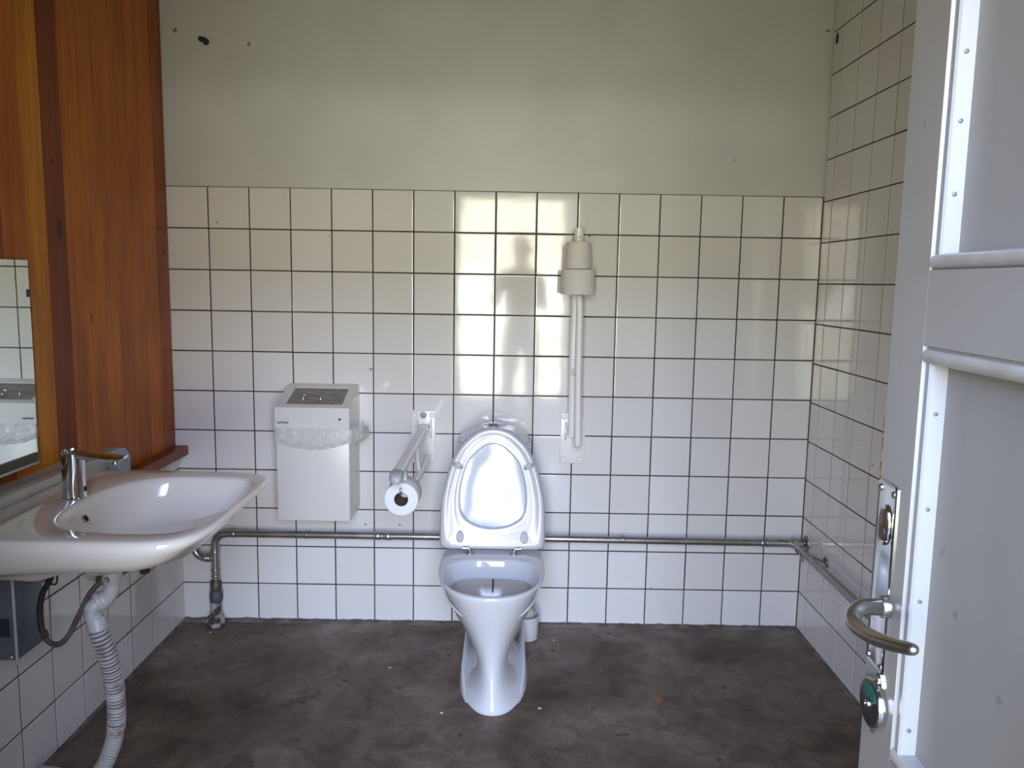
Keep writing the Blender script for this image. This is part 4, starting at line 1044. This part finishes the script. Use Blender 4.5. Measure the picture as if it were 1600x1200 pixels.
# head with face
b = B(); hc = V((px, py+.025, 1.605))
q = bmesh.ops.create_uvsphere(b.bm, u_segments=32, v_segments=24, radius=1.)
for v in q['verts']:
    c = v.co.copy(); x, y, z = c.x*.075, c.y*.095, c.z*.115
    if z < 0: x *= 1-.28*(-c.z)**1.5; y *= 1-.18*(-c.z)
    if c.y > .5:
        y += .020*math.exp(-((c.x/.16)**2+((c.z+.12)/.2)**2)); y -= .010*math.exp(-(((abs(c.x)-.38)/.16)**2+((c.z-.02)/.12)**2)); y += .006*math.exp(-((c.x/.3)**2+((c.z+.46)/.08)**2))
    v.co = hc+V((x, y, z))
for s in (-1, 1): b.sphere((hc.x+s*.076, hc.y-.005, hc.z-.008), .03, (.3, .6, 1), 12)
b.done('head', 'skin', ps, angle=80)
b = B(); q = bmesh.ops.create_uvsphere(b.bm, u_segments=28, v_segments=20, radius=1.)
for v in q['verts']:
    c = v.co.copy(); k = .0 if (c.y > .25 and c.z < .45) or c.z < -.45 else 1.
    v.co = hc+V((c.x*(.066+.018*k), c.y*(.083+.022*k)-.006, c.z*(.10+.024*k)+.004))
b.done('hair', 'hair', ps, angle=80)
for s in (-1, 1):
    b = B(); b.sphere((hc.x+s*.028, hc.y+.081, hc.z+.004), .010, (1.2, .6, .7), 10); b.done('eye', 'rubber', ps)
def hand(wrist, palm, tips, thumb):
    JJ = [(palm, (.026, .014)), (wrist, (.024, .018))]; EE = [(0, 1)]
    for k, (kn, mid, tip) in enumerate(tips+[thumb]):
        i = len(JJ); JJ += [(kn, .0095), (mid, .0085), (tip, .0070)]; EE += [(0, i), (i, i+1), (i+1, i+2)]
    return skin_obj('hand', JJ, EE, 'skin', ps, 1)
PHX0, PHX1, PHZ0, PHZ1, PHY = 1.142, 1.300, 1.3080, 1.3830, -3.062
hand((px-.215, py+.395, 1.313), (PHX0+.008, PHY-.030, 1.325),
     [((PHX0-.012, PHY-.014, 1.318+.018*k), (PHX0-.016, PHY+.004, 1.318+.019*k), (PHX0+.004+.002*k, PHY+.0135, 1.318+.019*k)) for k in range(4)],
     ((PHX0+.020, PHY-.022, 1.312), (PHX0+.030, PHY-.016, 1.318), (PHX0+.042, PHY-.0155, 1.328)))
hand((px-.012, py+.392, 1.303), (PHX1-.004, PHY-.032, 1.318),
     [((PHX1+.012, PHY-.018, 1.312+.018*k), (PHX1+.016, PHY-.004, 1.312+.019*k), (PHX1+.012, PHY+.010, 1.312+.019*k)) for k in range(4)],
     ((PHX1-.018, PHY-.024, 1.312), (PHX1-.028, PHY-.018, 1.320), (PHX1-.038, PHY-.0155, 1.332)))
b = B(); b.box(PHX0, PHX1, PHY-.0075, PHY, PHZ0, PHZ1, .0035, 3)
ph = b.done('phone', 'disc', angle=40); tag(ph, 'phone held sideways by the person in the doorway', 'phone')

# ------------------------------------------------------------------ light: overcast garden outside the doorway
wd = bpy.data.worlds.new('garden_sky'); SC.world = wd; wd.use_nodes = True; nt = wd.node_tree
bgn = nt.nodes['Background']; tc = nt.nodes.new('ShaderNodeTexCoord'); sx = nt.nodes.new('ShaderNodeSeparateXYZ')
nt.links.new(tc.outputs['Generated'], sx.inputs[0])
nz = nt.nodes.new('ShaderNodeTexNoise'); nz.inputs['Scale'].default_value = 9; nz.inputs['Detail'].default_value = 5
nt.links.new(tc.outputs['Generated'], nz.inputs['Vector'])
ad = nt.nodes.new('ShaderNodeMath'); ad.operation = 'MULTIPLY_ADD'; ad.inputs[1].default_value = .05; nt.links.new(nz.outputs['Fac'], ad.inputs[0]); nt.links.new(sx.outputs['Z'], ad.inputs[2])
mr = nt.nodes.new('ShaderNodeMapRange'); mr.inputs['From Min'].default_value = -.475; mr.inputs['From Max'].default_value = .525; nt.links.new(ad.outputs[0], mr.inputs['Value'])
cr = nt.nodes.new('ShaderNodeValToRGB'); el = cr.color_ramp.elements
stops = [(.0, (.44, .47, .30)), (.43, (.56, .575, .44)), (.465, (.62, .66, .50)), (.475, (1.3, 1.3, 1.25)), (.50, (1.0, 1.02, 1.0)), (.505, (.50, .485, .40)), (.60, (.52, .505, .41)), (.66, (.55, .60, .62)), (.70, (.74, .86, 1.30)), (1., (.74, .97, 1.50))]
el[0].position = stops[0][0]; el[0].color = (*stops[0][1], 1); el[1].position = stops[-1][0]; el[1].color = (*stops[-1][1], 1)
for p_, c_ in stops[1:-1]: e_ = el.new(p_); e_.color = (*c_, 1)
nt.links.new(mr.outputs[0], cr.inputs['Fac']); nt.links.new(cr.outputs['Color'], bgn.inputs['Color'])
# the garden straight ahead is sunlit, sides dimmed to shape the incoming light
az = nt.nodes.new('ShaderNodeMapRange'); az.interpolation_type = 'SMOOTHSTEP'
az.inputs['From Min'].default_value = -.55; az.inputs['From Max'].default_value = -1.0; az.inputs['To Min'].default_value = 1.2; az.inputs['To Max'].default_value = 17.0
nt.links.new(sx.outputs['Y'], az.inputs['Value'])
# added dimming of world light from the right, so the left wall stays dark
right_dim = nt.nodes.new('ShaderNodeMapRange'); right_dim.interpolation_type = 'SMOOTHSTEP'
right_dim.inputs['From Min'].default_value = .26; right_dim.inputs['From Max'].default_value = .56; right_dim.inputs['To Min'].default_value = 1.; right_dim.inputs['To Max'].default_value = .08
nt.links.new(sx.outputs['X'], right_dim.inputs['Value'])
hm = nt.nodes.new('ShaderNodeMath'); hm.operation = 'MULTIPLY'; nt.links.new(az.outputs['Result'], hm.inputs[0]); nt.links.new(right_dim.outputs['Result'], hm.inputs[1])
nt.links.new(hm.outputs[0], bgn.inputs['Strength'])
ld = bpy.data.lights.new('doorway_portal', 'AREA'); ld.shape = 'RECTANGLE'; ld.size = OX1-OX0; ld.size_y = OZ; ld.cycles.is_portal = True
lo_ = bpy.data.objects.new('doorway_portal', ld); COL.objects.link(lo_); lo_.location = ((OX0+OX1)/2, YD-.14, OZ/2); lo_.rotation_euler = (PI/2, 0, 0)

# ------------------------------------------------------------------ camera
cd = bpy.data.cameras.new('camera'); cam = bpy.data.objects.new('camera', cd); COL.objects.link(cam); SC.camera = cam
cd.sensor_width = 36; cd.lens = 1250.079/1600*36; cd.clip_start = .02
yw, pt, rl = .0039, -.1273, .0168
fw = V((math.sin(yw)*math.cos(pt), math.cos(yw)*math.cos(pt), math.sin(pt))); ri = V((math.cos(yw), -math.sin(yw), 0)); upv = ri.cross(fw)
r2 = ri*math.cos(rl)+upv*math.sin(rl); u2 = -ri*math.sin(rl)+upv*math.cos(rl)
cam.matrix_world = Matrix(((r2.x, u2.x, -fw.x, 1.26967), (r2.y, u2.y, -fw.y, -3.03584), (r2.z, u2.z, -fw.z, 1.34720), (0, 0, 0, 1)))
vs_ = SC.view_settings; vs_.view_transform = 'Standard'; vs_.look = 'None'; vs_.gamma = 1; vs_.use_curve_mapping = False; vs_.exposure = 1.18
SC.cycles.use_denoising = True; SC.cycles.max_bounces = 10; SC.cycles.diffuse_bounces = 7; SC.cycles.glossy_bounces = 5
SC.cycles.sample_clamp_indirect = 8; SC.cycles.caustics_reflective = False; SC.cycles.caustics_refractive = False
